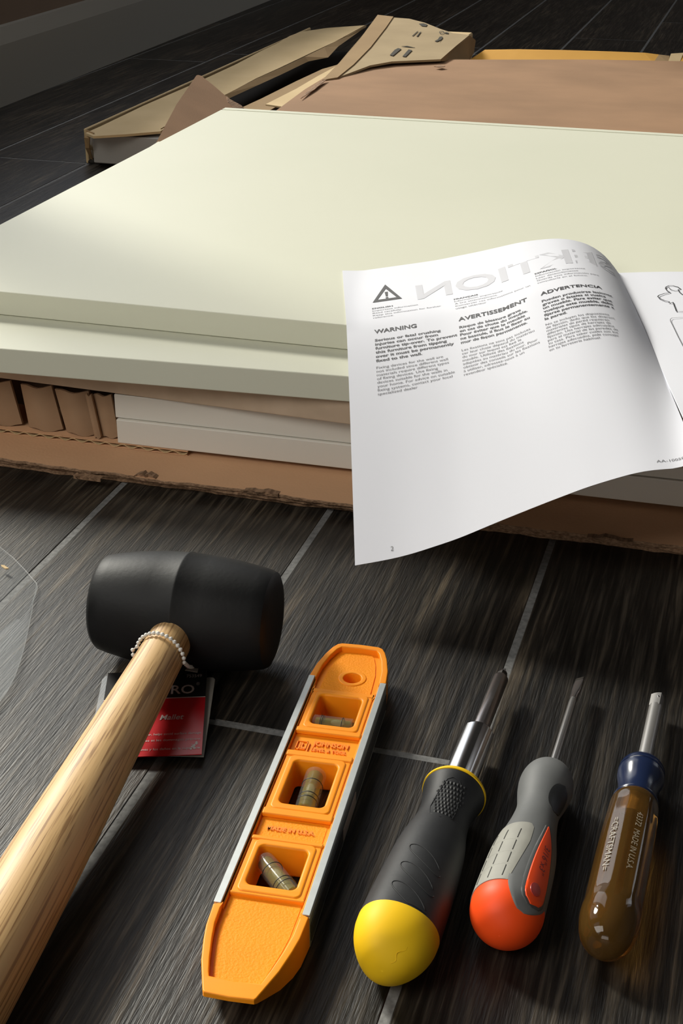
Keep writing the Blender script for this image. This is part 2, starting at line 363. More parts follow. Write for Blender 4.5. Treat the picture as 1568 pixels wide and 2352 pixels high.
# ------------------------------------------------------------ flattened carton under the stack
def jag(x0, x1, y, amp, n, seed):
    rn = random.Random(seed); out = []; v = 0
    for i in range(n+1):
        v = v*.82+rn.uniform(-1, 1)*amp; out.append((x0+(x1-x0)*i/n, y+v))
    return out
base = empty('flattened_carton', (-.2, 1.2, 0))
tag(base, 'flattened brown cardboard carton with a ragged front edge, on the floor under the stack', 'cardboard')
def sheet(name, front, yb, z0, z1, m, parent, org):
    n = len(front); t = (z1-z0)*.18
    vs = []
    for z, dy in ((z1, .0004), (z1-t, 0), (z0+t, 0), (z0, .0004)):
        vs += [Vector((x, y+dy, z))-org for x, y in front]
    fs = []
    for L in range(3): fs += [[L*n+i, L*n+i+1, (L+1)*n+i+1, (L+1)*n+i] for i in range(n-1)]
    b0 = len(vs)
    for z in (z1, z0): vs += [Vector((front[0][0], yb, z))-org, Vector((front[-1][0], yb, z))-org]
    fs += [list(range(0, n))+[b0+1, b0], list(range(3*n, 4*n))+[b0+3, b0+2], [b0, b0+1, b0+3, b0+2], [0, n, 2*n, 3*n, b0+2, b0], [n-1, 2*n-1, 3*n-1, 4*n-1, b0+3, b0+1]]
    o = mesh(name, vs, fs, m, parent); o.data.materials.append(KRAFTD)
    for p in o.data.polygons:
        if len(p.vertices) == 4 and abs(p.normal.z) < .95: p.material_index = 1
    return o
bo = Vector(base.location)
sheet('cardboard_sheet', jag(-.75, .35, .8165, .0009, 260, 1), 1.62, 0, .0030, KRAFT, base, bo)
sheet('cardboard_sheet', jag(-.75, .35, .8145, .0012, 260, 2), 1.61, .0033, .0058, KRAFT, base, bo)
sheet('cardboard_sheet', jag(-.75, .35, .8115, .0010, 260, 3), 1.60, .0062, .0085, KRAFT, base, bo)
# torn shreds on the lip
for (px, py, l, hgt, seed) in ((335, 1096, .008, .0030, 1), (200, 1098, .010, .0008, 2), (600, 1132, .012, .0008, 3), (1400, 1240, .014, .0010, 4)):
    p = bz(px, py, .008); rn = random.Random(seed)
    top = [Vector((p.x-l+2*l*i/8, p.y-.001+rn.uniform(-.002, .001), .009+hgt*math.sin(math.pi*i/8)*rn.uniform(.5, 1)))-bo for i in range(9)]
    bt = [Vector((p.x-l+2*l*i/8, p.y-.0005, .0065))-bo for i in range(9)]
    mesh('torn_edge', top+bt+[v+Vector((0, .006, -.0005)) for v in top], [[i, i+1, 10+i, 9+i] for i in range(8)]+[[i, i+1, 19+i, 18+i] for i in range(8)], KRAFTD, base)
# short corrugated liner whose fluting shows below the two lower panels
lin = empty('corrugated_liner', (-.43, .90, .0086)); tag(lin, 'short corrugated cardboard liner with open fluting, sandwiched below the bottom white panel', 'cardboard')
lo = Vector(lin.location)
lx0, lx1, ly0, ly1 = -.62, -.362, .8535, .98
box('liner_face', (lx0-lo.x, ly0-lo.y, 0), (lx1-lo.x, ly1-lo.y, .0004), KRAFT, lin, 0)
box('liner_face', (lx0-lo.x, ly0-lo.y, .0028), (lx1-lo.x, ly1-lo.y, .0032), KRAFT, lin, 0)
n = 300; vs = []
for yy in (ly0-.0005, ly1):
    for dz in (0, .0004):
        vs += [Vector((lx0+(lx1-lx0)*i/n, yy, .0086+.0014+.0011*math.sin(i*.42)+dz))-lo for i in range(n+1)]
q = n+1
fs = [[i, i+1, q+i+1, q+i] for i in range(n)]+[[i, i+1, 2*q+i+1, 2*q+i] for i in range(n)]+[[q+i, q+i+1, 3*q+i+1, 3*q+i] for i in range(n)]
mesh('fluting', vs, fs, TANK, lin)
# folded cardboard spacer left of the lower panels
sp = empty('cardboard_spacer', (-.51, .90, .0118)); tag(sp, 'folded brown cardboard spacer with upright flaps left of the two lower white panels', 'cardboard')
so = Vector(sp.location)
def flap(xa_t, xb_t, xa_b, xb_b, y, bow, zt, zb, m, nm='upright_flap'):
    vs = []; nn = 8; mm = 5
    for lay in (0, .0022):
        for j in range(mm+1):
            v = j/mm
            for i in range(nn+1):
                u = i/nn; px = (xa_t+(xb_t-xa_t)*u)*(1-v)+(xa_b+(xb_b-xa_b)*u)*v
                x = bn(px, 950, (0, y, 0), (0, 1, 0)).x
                z = zt+(zb-zt)*v+.0008*math.sin(u*9+y*50)
                yy = y+bow*(1-math.sin(math.pi*u))+lay
                vs.append(Vector((x, yy, z))-so)
    fs = []; Q = (nn+1)*(mm+1)
    for L in (0, 1):
        for j in range(mm):
            for i in range(nn): a = L*Q+j*(nn+1)+i; fs.append([a, a+1, a+nn+2, a+nn+1])
    for j in range(mm):
        for i in (0, nn): a = j*(nn+1)+i; fs.append([a, a+nn+1, Q+a+nn+1, Q+a])
    for i in range(nn):
        for j in (0, mm): a = j*(nn+1)+i; fs.append([a, a+1, Q+a+1, Q+a])
    return mesh(nm, vs, fs, m, sp, True, auto=40)
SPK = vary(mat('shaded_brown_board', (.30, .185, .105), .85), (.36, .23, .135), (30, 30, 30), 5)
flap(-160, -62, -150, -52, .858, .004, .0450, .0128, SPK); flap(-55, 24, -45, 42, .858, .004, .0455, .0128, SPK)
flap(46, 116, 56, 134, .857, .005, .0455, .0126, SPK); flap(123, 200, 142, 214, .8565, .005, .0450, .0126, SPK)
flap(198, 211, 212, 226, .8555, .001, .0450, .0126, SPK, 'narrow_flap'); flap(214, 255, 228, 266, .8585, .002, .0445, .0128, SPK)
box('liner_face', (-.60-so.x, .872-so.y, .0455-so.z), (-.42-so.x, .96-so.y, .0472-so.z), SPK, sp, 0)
box('inner_wall', (-.60-so.x, .90-so.y, .0122-so.z), (-.42-so.x, .9022-so.y, .0455-so.z), mat('shaded_inner_board', (.10, .06, .035), .9), sp, 0)  # shade seen between the flaps put into this board's dark colour

# ------------------------------------------------------------ the stack of boards
def board(name, fl_, fr_, depth, z0, z1, m, label, lx=None, groove=False):
    """fl_, fr_: front corners (x, y)"""
    a = Vector((*fl_, 0)); b = Vector((*fr_, 0)); d = (b-a); L = d.length; ang = math.atan2(d.y, d.x)
    e = empty(name, (a.x, a.y, z0), rz=ang); tag(e, label, 'panel', 'cabinet panels in the stack' if name == 'cabinet_panel' else None)
    t = z1-z0
    if groove:
        gy = depth-.014
        vs, fs = merge(bevelled_box(0, L, 0, gy, 0, t, .0007, 2), bevelled_box(0, L, gy+.0032, depth, 0, t, .0006, 2), bevelled_box(.001, L-.001, gy-.002, gy+.005, 0.0005, t-.006, 0))
    else: vs, fs = bevelled_box(0, L, 0, depth, 0, t, .0007, 2)
    mesh('board', vs, fs, m, e); return e
T = .018
E0 = .0119
eb = board('cabinet_panel', (-.4150, .8535), (.14, .8640), .60, E0, E0+T, PANELW, 'white cabinet panel lying lowest in the stack, directly on the cardboard', None)
db = board('cabinet_panel', (-.4165, .8560), (.14, .8650), .60, E0+T+.0003, E0+2*T, PANELW, 'white cabinet panel second from the bottom of the stack, flush with the lowest one')
tb = board('backing_board', (-.60, .8640), (.14, .8320), .64, E0+2*T+.0006, E0+3*T-.001, TAN, 'tan raw board sandwiched between the upper cream panels and the lower white panels')
bb_ = board('cabinet_panel', (-.60, .8216), (.14, .8710), .66, E0+3*T, E0+4*T, PANEL, 'cream cabinet panel just under the topmost one, its front strip showing')
ab = board('cabinet_panel', (-.6082, .8935), (.14, .8925), .7015, E0+4*T+.0003, .102, PANEL, 'large cream cabinet panel topmost in the stack, with a thin groove along its far edge', groove=True)

# ------------------------------------------------------------ cartons behind the stack
car = empty('brown_carton', (-.25, 1.9, 0)); tag(car, 'wide brown kraft carton lying flat behind the topmost cream panel', 'box')
co = Vector(car.location); ZC = .07
outl = [bz(640, 252, ZC), bz(700, 207, ZC), bz(745, 178, ZC), bz(772, 165, ZC), bz(815, 151, ZC), bz(850, 143, ZC), bz(892, 137, ZC), bz(1010, 136, ZC), bz(1150, 138, ZC), bz(1350, 139, ZC), bz(1568, 141, ZC), Vector((.5, 2.46, ZC)), Vector((.5, 1.62, ZC)), Vector((-.585, 1.62, ZC))]
nn = len(outl)
# top sheet gently bowed: fan of strips between far outline and the front line
def top_sheet(name, far, near, z_of, m, parent, org, th=.003, k=10):
    vs = []; c = len(far)
    for lay in (0, -th):
        for j in range(k+1):
            for a, b in zip(far, near):
                p = a.lerp(b, j/k); p.z = z_of(p)+lay; vs.append(p-org)
    fs = []; Q = c*(k+1)
    for L in (0, 1):
        for j in range(k):
            for i in range(c-1): a = L*Q+j*c+i; fs.append([a, a+1, a+1+c, a+c])
    for j in range(k):
        for i in (0, c-1): a = j*c+i; fs.append([a, a+c, Q+a+c, Q+a])
    for i in range(c-1):
        for j in (0, k): a = j*c+i; fs.append([a, a+1, Q+a+1, Q+a])
    return mesh(name, vs, fs, m, parent, True, auto=40)
far = outl[:12]; far = [p.copy() for p in far]; near = [Vector((min(.5, max(p.x, -.585)+.02), 1.62, ZC)) for p in far]; near[0].x = -.59
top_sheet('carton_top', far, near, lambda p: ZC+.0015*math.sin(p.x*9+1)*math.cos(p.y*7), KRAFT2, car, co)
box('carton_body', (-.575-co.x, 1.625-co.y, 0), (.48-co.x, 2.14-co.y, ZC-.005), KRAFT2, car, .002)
# tear and slit marks: thin lifted slivers
for pts in ([(690, 226), (716, 200), (736, 186), (750, 182), (722, 205)], [(848, 147), (870, 140), (890, 136), (878, 143)], [(996, 152), (1010, 149), (1022, 152), (1008, 154)]):
    prism('torn_sliver', [bz(*q, ZC+.004)-co for q in pts], .0008, KRAFTD, car)
# flap standing behind the brown carton, sunlit gold painted into its colour
gf = []
for (xt, yt), (xb, yb) in zip(((1112, 115), (1190, 114), (1300, 116), (1400, 119), (1480, 122), (1512, 126)), ((1079, 137), (1180, 140), (1300, 142), (1400, 143), (1480, 144), (1500, 144))):
    gf.append((bn(xt, yt, (0, 2.37, 0), (.03, -1, 0)), bn(xb, yb, (0, 2.335, 0), (.03, -1, 0))))
def strip(name, pairs, th, m, parent, org):
    vs = [p-org for a, b in pairs for p in (a, b)]+[p-org+Vector((0, th, 0)) for a, b in pairs for p in (a, b)]
    c = len(pairs)*2; fs = []
    for i in range(len(pairs)-1):
        a = 2*i; fs += [[a, a+1, a+3, a+2], [c+a, c+a+1, c+a+3, c+a+2], [a, a+2, c+a+2, c+a], [a+1, a+3, c+a+3, c+a+1]]
    fs += [[0, 1, c+1, c], [c-2, c-1, 2*c-1, 2*c-2]]
    return mesh(name, vs, fs, m, parent)
gold = empty('sunlit_carton_flap', (-.3, 2.4, 0)); tag(gold, 'strip of cardboard tinted sunlit gold sticking up behind the far edge of the brown carton', 'cardboard')
go = Vector(gold.location)
strip('flap_face', gf, .004, ORK, gold, go)
g2 = [(bn(a, b, (0, 2.37, 0), (.03, -1, 0)), bn(c, d, (0, 2.335, 0), (.03, -1, 0))) for (a, b), (c, d) in (((1512, 126), (1500, 144)), ((1537, 129), (1535, 144)))]
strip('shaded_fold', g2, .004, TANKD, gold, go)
g3 = [(bn(a, b, (0, 2.37, 0), (.03, -1, 0)), bn(c, d, (0, 2.335, 0), (.03, -1, 0))) for (a, b), (c, d) in (((1540, 124), (1533, 144)), ((1569, 122), (1560, 144)))]
strip('tape_strip', g3, .004, TANK, gold, go)
g4 = [(bn(a, b, (0, 2.375, 0), (.03, -1, 0)), bn(c, d, (0, 2.335, 0), (.03, -1, 0))) for (a, b), (c, d) in (((1569, 122), (1560, 144)), ((1700, 122), (1700, 146)))]
strip('flap_face', g4, .004, ORK, gold, go)
box('carton_body', (-.42-go.x, 2.35-go.y, 0), (.5-go.x, 2.372-go.y, .055), ORK, gold, 0)
# printed flap
pf = empty('printed_flap', (-.6, 2.3, .0)); tag(pf, 'pale cardboard flap with small black shipping symbols, behind the brown carton at its left corner', 'cardboard')
po = Vector(pf.location)
A = bz(800, 163, .0735); Bq = bz(1015, 136, .076); Cq = bz(1076, 80, .088); Dq = bz(902, 40, .094)
pn = (Bq-A).cross(Dq-A).normalized()
def fp(x, y, off=0): p = bn(x, y, A, pn); return p+(pn if pn.z > 0 else -pn)*off
def pflap(name, pts, off, m, th=.003): return prism(name, [fp(x, y, off)-po for x, y in pts], th, m, pf)
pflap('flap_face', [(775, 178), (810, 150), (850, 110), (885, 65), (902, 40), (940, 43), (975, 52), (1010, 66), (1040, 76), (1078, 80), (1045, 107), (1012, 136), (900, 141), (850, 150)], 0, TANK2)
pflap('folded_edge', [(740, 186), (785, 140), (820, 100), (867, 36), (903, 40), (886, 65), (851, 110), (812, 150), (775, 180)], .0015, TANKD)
prism('side_face', [fp(1076, 80)-po, bz(1092, 92, .07)-po, bz(1088, 118, .055)-po, bz(1076, 137, .055)-po, fp(1013, 136)-po], .003, TANKD, pf)  # darker tan carries the shade of the face under the flap
box('flap_support', (-.575-po.x, 2.40-po.y, 0), (-.50-po.x, 2.50-po.y, .07), TANK, pf, .002)
def mark(pts): pflap('printed_mark', pts, .0012, INKC, .0005)
def ring_mark(cx, cy, rx, ry, w_):
    o_ = [(cx+rx*math.cos(t*.3927), cy+ry*math.sin(t*.3927)) for t in range(16)]; i_ = [(cx+(rx-w_)*math.cos(t*.3927), cy+(ry-w_*.6)*math.sin(t*.3927)) for t in range(16)]
    vs = [fp(x, y, .0012)-po for x, y in o_+i_]; mesh('printed_mark', vs, [[i, (i+1) % 16, 16+(i+1) % 16, 16+i] for i in range(16)], INKC, pf)
mark([(895, 128), (902, 130), (921, 114), (914, 112), (906, 116)]); mark([(924, 131), (931, 132), (946, 117), (938, 115)])
mark([(922, 108), (935, 107), (953, 111), (935, 109)]); mark([(946, 84), (948, 84), (960, 73), (957, 74)]); mark([(956, 85), (959, 85), (967, 74), (963, 76)])
mark([(998, 96), (1005, 92), (1009, 86), (1015, 85), (1016, 89), (1008, 98), (1012, 93), (1003, 97)]); mark([(962, 56), (968, 61), (978, 62), (981, 58), (972, 55)])
mark([(1021, 78), (1028, 79), (1030, 77), (1023, 75)]); ring_mark(1014, 76, 6, 3.5, 1.6)
# pale carton at the left, open on top
bx = empty('pale_carton', (-.74, 2.1, 0)); tag(bx, 'long pale cardboard carton torn open on top, lying at the back left', 'box')
xo = Vector(bx.location)
def zf(p): return .047+.004*math.sin((p.y-1.7)*3.0)
oL = [(196, 299), (232, 284), (330, 240), (440, 195), (540, 150), (600, 118), (640, 98), (665, 82), (690, 72), (750, 62), (800, 58), (838, 55)]
oR = [(214, 306), (290, 302), (368, 296), (445, 252), (520, 216), (590, 180), (640, 158), (680, 139), (715, 122), (760, 100), (800, 80), (840, 56)]
top_sheet('carton_lid', [bz(*q, .05) for q in oL], [bz(*q, .05) for q in oR], zf, TANK, bx, xo, .003, 6)
lip = [(bz(*q, zf(bz(*q, .05))+.001), bz(q[0]+c, q[1]+d, .046)) for q, c, d in (((368, 296), 4, 3), ((445, 252), 6, 6), ((520, 216), 8, 9), ((590, 180), 8, 13), ((640, 158), 8, 12), ((700, 130), 8, 11), ((745, 108), 8, 24), ((770, 95), 6, 12), ((840, 57), 2, 3))]
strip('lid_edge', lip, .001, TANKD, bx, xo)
box('carton_side', (-.842-xo.x, 1.70-xo.y, 0), (-.838-xo.x, 2.66-xo.y, .044), TANK, bx, .001)
box('carton_floor', (-.84-xo.x, 1.70-xo.y, 0), (-.60-xo.x, 2.66-xo.y, .004), mat('shaded_carton_inside', (.02, .016, .012), .9), bx, .001)  # near black: shade of the open cavity put into the colour
rs = [bz(*q, .05) for q in ((548, 252), (600, 228), (680, 188), (740, 160), (775, 150), (800, 120), (830, 85), (850, 60))]
rn_ = [bz(*q, .052) for q in ((600, 262), (640, 240), (700, 205), (748, 180), (790, 165), (815, 135), (850, 100), (870, 70))]
top_sheet('inner_flap', rs, rn_, lambda p: .051, TANKD, bx, xo, .002, 3)
rs2 = [bz(*q, .056) for q in ((610, 250), (680, 214), (730, 184), (765, 165), (790, 152))]
rn2 = [bz(*q, .056) for q in ((690, 262), (722, 222), (750, 195), (775, 176), (810, 158))]
top_sheet('torn_flap', rs2, rn2, lambda p: .062, TANK, bx, xo, .002, 3)
# rolled near end of the lid
rp = [bz(198, 299, .048), bz(193, 316, .040), bz(196, 340, .026), bz(206, 362, .010)]
rq = [bz(216, 306, .048), bz(205, 318, .040), bz(205, 340, .026), bz(213, 368, .006)]
top_sheet('rolled_corner', rp, rq, lambda p: p.z, TANKD, bx, xo, .001, 2) if False else strip('rolled_corner', list(zip(rp, rq)), .002, TANKD, bx, xo)
wp = empty('wrapped_panel', (-.74, 1.69, .0)); tag(wp, 'pale grey end of a wrapped panel sticking out of the pale carton at the left', 'panel')
c1 = bz(216, 382, 0)
vs, fs = bevelled_box(c1.x, c1.x+.12, c1.y, c1.y+.14, .0045, .0405, .001, 1)
mesh('panel_end', [v-Vector(wp.location) for v in vs], fs, FOAM, wp)
mesh('crumpled_film', [v-Vector(wp.location) for v in (bz(208, 312, .038), bz(214, 312, .039), bz(216, 325, .032), bz(213, 338, .024), bz(206, 330, .028), bz(204, 346, .02), bz(214, 362, .01), bz(212, 345, .018))], [[0, 1, 2, 4], [4, 2, 3], [5, 7, 6]], SLEEVE, wp)
# brown triangular corner flap standing between the stack and the pale carton
tr = empty('brown_corner_flap', (-.62, 1.70, 0)); tag(tr, 'brown triangular cardboard corner standing up behind the topmost cream panel', 'cardboard')
to = Vector(tr.location)
ta = bn(455, 172, (0, 1.80, 0), (0, 1, 0)); tl = bz(352, 340, .07); tr_ = bz(500, 268, .07)
n0 = (tl-ta).cross(tr_-ta).normalized()
def tp(x, y): return bn(x, y, ta, n0)
tri = [(455, 172), (451, 173), (405, 240), (352, 340), (352, 348), (500, 270), (530, 252), (556, 246), (520, 222), (490, 196), (462, 174)]
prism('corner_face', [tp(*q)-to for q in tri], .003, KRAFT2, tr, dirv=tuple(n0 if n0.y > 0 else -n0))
prism('folded_edge', [tp(*q)-to-(n0*.001 if n0.y > 0 else -n0*.001) for q in ((520, 222), (527, 229), (553, 243), (560, 250), (535, 250), (522, 235))], .002, KRAFTD, tr, dirv=tuple(n0 if n0.y > 0 else -n0))

# ------------------------------------------------------------ booklet
S0 = Vector((-.0945, 1.0600, .1042)); UD = Vector((.243, -.970, 0)).normalized(); LS = .33; S1 = S0+UD*LS
TOPC = [(1405, 605), (1385, 582), (1350, 560), (1310, 549), (1270, 547), (1200, 555), (1100, 578), (1000, 598), (900, 612), (786, 628)]
BOTC = [(1568, 1080), (1500, 1083), (1450, 1092), (1350, 1122), (1250, 1160), (1150, 1200), (1050, 1242), (950, 1275), (900, 1288), (815, 1303)]
def resamp(P, n):
    d = [0]
    for a, b in zip(P, P[1:]): d.append(d[-1]+(b-a).length)
    out = []
    for i in range(n):
        s = d[-1]*i/(n-1); j = 0
        while j < len(P)-2 and d[j+1] < s: j += 1
        out.append(P[j].lerp(P[j+1], (s-d[j])/(d[j+1]-d[j])))
    return out
def smooth3(P, it=2):
    for _ in range(it): P = [P[0]]+[(P[i-1]+P[i]*2+P[i+1])/4 for i in range(1, len(P)-1)]+[P[-1]]
    return P
NP = 41
TP = smooth3(resamp([S0]+[bn(*q, S0, UD) for q in TOPC], NP)); BP = smooth3(resamp([S1+Vector((0, 0, -.006))]+[bn(*q, S1, UD) for q in BOTC], NP))
def page(a, b):
    s = (1-a)*(NP-1); i = int(min(max(s, 0), NP-2)); f = s-i
    t = TP[i].lerp(TP[i+1], f); q = BP[i].lerp(BP[i+1], f)
    G = max(0, (b-.37)/.63)**1.3
    p = t.lerp(q, b); p.z = t.z*(1-G)+q.z*G+.0012*min(1, b*4)
    if p.y > .888: p.z = max(p.z, .1030)
    return p
bk = empty('instruction_booklet', (-.1, .95, .102)); tag(bk, 'open white instruction booklet with warning text draped over the topmost cream panel', 'booklet')
ko = Vector(bk.location)
NB = 48
vs = [page(1-i/(NP-1), j/NB)-ko for j in range(NB+1) for i in range(NP)]
fs = [[j*NP+i, j*NP+i+1, (j+1)*NP+i+1, (j+1)*NP+i] for j in range(NB) for i in range(NP-1)]
lp = mesh('left_page', vs, fs, PAPER, bk, True); so_ = lp.modifiers.new('thickness', 'SOLIDIFY'); so_.thickness = .00018; so_.offset = -1; es = lp.modifiers.new('crisp_edges', 'EDGE_SPLIT'); es.split_angle = R(50)
VD = Vector((.97, .243, 0)).normalized()
vs = []
for j in range(21):
    for i in range(13):
        u = i/12
        p = S0.lerp(S1, j/20)+VD*(.205*u); p.z = .1038+.0035*math.exp(-((u-.13)/.09)**2)*0+.0016*math.sin(min(1, u*4)*math.pi/2); vs.append(p-ko)
rp_ = mesh('right_page', vs, [[j*13+i, j*13+i+1, (j+1)*13+i+1, (j+1)*13+i] for j in range(20) for i in range(12)], PAPER, bk, True)
so_ = rp_.modifiers.new('thickness', 'SOLIDIFY'); so_.thickness = .0010; so_.offset = -1; es = rp_.modifiers.new('crisp_edges', 'EDGE_SPLIT'); es.split_angle = R(50)
def kc(a, b):
    k = 0 if a < .5 else (a-.5)/.13*.030 if a < .63 else .030+(a-.63)/.21*.050
    return b-k*max(0, 1-b)/.6
PWm, PHm = .21, .33
def on_page(x, y, off=.00022, corr=True):
    """x, y in metres from the page's top left corner (y downwards)"""
    a = x/PWm; b = y/PHm
    if corr: b = kc(a, b)
    b = max(b, 0)
    p = page(a, b); e = .004
    dx = page(min(a+e, 1), b)-page(max(a-e, 0), b); dy = page(a, min(b+e, 1))-page(a, max(b-e, 0)); n_ = dx.cross(dy).normalized()
    if n_.z < 0: n_ = -n_
    return p+n_*off-ko
def page_text(name, lines, mats, off=.00022, mirror=False):
    parts = []
    for body, a, b, size, bold, width in lines:
        vs, fs = text2d(body, size, bold, 0, width)
        if mirror:
            xm = max(v.x for v in vs)
            for v in vs: v.x = xm-v.x
        parts.append(([on_page(a*PWm+v.x, b*PHm-v.y*1.08, off) for v in vs], fs))
    return mesh(name, *merge(*parts), mats, bk)
cw = PWm
def para(txt, a, b0, db, size, bold, wref, ref):
    """lines of one paragraph; wref = printed width of line number ref"""
    base_w = None; out = []
    vs, _ = text2d(txt[ref], size, bold); w0 = max(v.x for v in vs)-min(v.x for v in vs); k = wref/w0
    for i, l in enumerate(txt):
        vs, _ = text2d(l, size, bold); wl_ = (max(v.x for v in vs)-min(v.x for v in vs))*k
        out.append((l, a, b0+db*i, size, bold, wl_))
    return out
SZ = .0035; LB = .0132; SZ2 = .0030
L1 = [("ENGLISH", .088, .294, .0029, .022, .0145)]+[]
bold = para(["Serious or fatal crushing", "injuries can occur from", "furniture tip-over. To prevent", "this furniture from tipping", "over it must be permanently", "fixed to the wall."], .088, .453, .0136, SZ, .022, .212*cw, 0)
bold += para(["Risque de blessure grave", "en cas de chute du meuble.", "Pour éviter que le meuble", "ne bascule, il faut le fixer au", "mur de façon permanente."], .361, .456, .0136, SZ, .022, .222*cw, 1)
bold += para(["Pueden producirse lesiones", "graves o fatales si vuelca", "un mueble. Para evitar que", "vuelque este mueble, debe", "fijarse permanentemente a", "la pared."], .632, .456, .0136, SZ, .022, .235*cw, 0)
bold += [("ENGLISH", .088, .296, .0031, .022, .068*cw), ("FRANÇAIS", .357, .316, .0031, .022, .080*cw), ("ESPAÑOL", .632, .300, .0031, .022, .075*cw)]
bold += [("WARNING", .088, .424, .0062, .02, .137*cw), ("AVERTISSEMENT", .361, .428, .0062, .02, .226*cw), ("ADVERTENCIA", .632, .428, .0062, .02, .206*cw)]
thin = para(["Important information", "Read carefully.", "Keep this information for further", "reference."], .088, .311, .0150, SZ2, 0, .224*cw, 2)
thin += para(["Information importante", "A lire attentivement.", "Conserver ces informations pour un", "usage ultérieur"], .357, .330, .0150, SZ2, 0, .250*cw, 2)
thin += para(["Información importante", "Leer detenidamente", "Guarda esta información para", "consultarla en el futuro."], .632, .315, .0150, SZ2, 0, .212*cw, 2)
thin += para(["Fixing devices for the wall are", "not included since different wall", "materials require different types", "of fixing devices. Use fixing", "devices suitable for the walls in", "your home. For advice on suitable", "fixing systems, contact your local", "specialized dealer"], .088, .542, .0110, SZ2, 0, .212*cw, 0)
thin += para(["Les fixations ne sont pas incluses", "car leur choix dépend du matériau", "du mur sur lequel est fixé le", "meuble. Utilisez des fixations", "adaptées au matériau du mur. Pour", "obtenir des conseils sur les fixations", "à utiliser, adressez-vous à un", "revendeur spécialisé."], .361, .536, .0110, SZ2, 0, .222*cw, 0)
thin += para(["No se incluyen los dispositivos", "de fijación, dado que los diversos", "materiales de pared requieren", "diferentes tipos de herrajes de", "fijación. Usa herrajes adecuados", "para el material de las paredes de", "tu casa. Para saber cuáles son los", "herrajes adecuados, pide consejo", "en tu ferretería habitual."], .632, .544, .0105, SZ2, 0, .205*cw, 0)
for nm, src, cuts, m_ in (('bold_paragraph', bold, (6, 5, 6, 1, 1, 1, 1, 1, 1), INK), ('small_paragraph', thin, (4, 4, 4, 8, 8, 9), INK2)):
    i0 = 0
    for c in cuts:
        page_text(nm if c > 1 else 'heading', src[i0:i0+c], m_); i0 += c
page_text('page_number', [("2", .1045, .985, .0040, 0, None)], INK2)
page_text('article_number', [("AA-1005894-2", .888, .978, .0026, 0, .030)], INK2, corr) if False else page_text('article_number', [("AA-1005894-2", .886, .983, .0026, 0, .024)], INK2)
page_text('show_through_title', [("SEKTION", .240, .272, .0420, .02, .70*cw)], INKG, .00016, True)['label'] = 'faint mirrored title showing through from the cover'
def tri_pts(cx, cy, w_, h_): return [(cx, cy-h_*.62), (cx+w_/2, cy+h_*.38), (cx-w_/2, cy+h_*.38)]
o3 = tri_pts(.141*cw, .208*PHm, .098*cw, .118*PHm); i3 = tri_pts(.141*cw, .211*PHm, .064*cw, .072*PHm)
def sub3(P, k=10): return [(P[i][0]+(P[(i+1) % 3][0]-P[i][0])*j/k, P[i][1]+(P[(i+1) % 3][1]-P[i][1])*j/k) for i in range(3) for j in range(k)]
a3 = sub3(o3); b3 = sub3(i3)
vs = [on_page(x, y) for x, y in a3+b3]; fs = [[i, (i+1) % 30, 30+(i+1) % 30, 30+i] for i in range(30)]
ex = [(.141*cw-.0011, .190*PHm), (.141*cw+.0011, .190*PHm), (.141*cw+.0007, .222*PHm), (.141*cw-.0007, .222*PHm)]
ex2 = [(.141*cw-.0009, .228*PHm), (.141*cw+.0009, .228*PHm), (.141*cw+.0009, .235*PHm), (.141*cw-.0009, .235*PHm)]
vs += [on_page(x, y) for x, y in ex+ex2]; fs += [[60, 61, 62, 63], [64, 65, 66, 67]]
mesh('warning_triangle', vs, fs, INK, bk)
# line drawing of a figure on the right page
def ribbon(name, pts, w_, m, closed=False):
    P = [bz(x, y, .1056) for x, y in pts]; vs = []; fs = []
    n_ = len(P)
    for i, p in enumerate(P):
        a = P[i-1] if (i or closed) else p; b = P[(i+1) % n_] if (i < n_-1 or closed) else p
        d = (b-a).normalized(); s = Vector((-d.y, d.x, 0))*w_/2; vs += [p+s-ko, p-s-ko]
    for i in range(n_ if closed else n_-1):
        j = (i+1) % n_; fs.append([2*i, 2*i+1, 2*j+1, 2*j])
    return mesh(name, vs, fs, m, bk)
ribbon('figure_drawing', [(1575, 678), (1566, 676), (1560, 671), (1557, 665), (1563, 664), (1560, 662), (1556, 659), (1545, 656), (1535, 656), (1529, 659), (1528, 663), (1532, 668), (1539, 672), (1525, 674), (1513, 678), (1510, 681), (1514, 685), (1525, 690), (1537, 693), (1535, 695), (1540, 696), (1545, 694), (1553, 715), (1575, 716)], .0009, INK)
ribbon('figure_drawing', [(1535, 660), (1540, 665), (1550, 668), (1557, 667)], .0006, INK)
ribbon('panel_outline', [(1590, 729), (1560, 729), (1543, 730), (1539, 733), (1539, 737), (1545, 749), (1556, 772), (1568, 795), (1590, 835)], .0005, INK2)

# ------------------------------------------------------------ mallet
hc = Vector((-.2664, .6162, .0315))
HD = (bz(94, 2000, .0238)-bz(377, 1500, .031)).normalized()
hax = Vector((math.cos(R(4.6)), math.sin(R(4.6)), 0))
ml = empty('rubber_mallet', (hc.x, hc.y, 0)); tag(ml, 'black rubber mallet with a pale wooden handle lying at the left of the tools', 'mallet')
mlo = Vector(ml.location)
fr = Matrix((hax, Vector((-hax.y, hax.x, 0)), Vector((0, 0, 1)))).transposed()   # local x = head axis
prof = [(-.0490, .0), (-.0490, .012), (-.0487, .0205), (-.0478, .0238), (-.0455, .0258), (-.040, .0272), (-.028, .0294), (-.014, .0310), (-.0015, .0315), (-.0005, .0319), (.0005, .0319), (.0015, .0315), (.014, .0310), (.028, .0295), (.040, .0275), (.0450, .0264), (.0470, .0254), (.0480, .0232), (.0485, .018), (.0486, .0)]
vs, fs = lathe(prof, 72, None, False)
vs = [fr @ Vector((v.y, v.x, v.z)) + (hc-mlo) for v in vs]
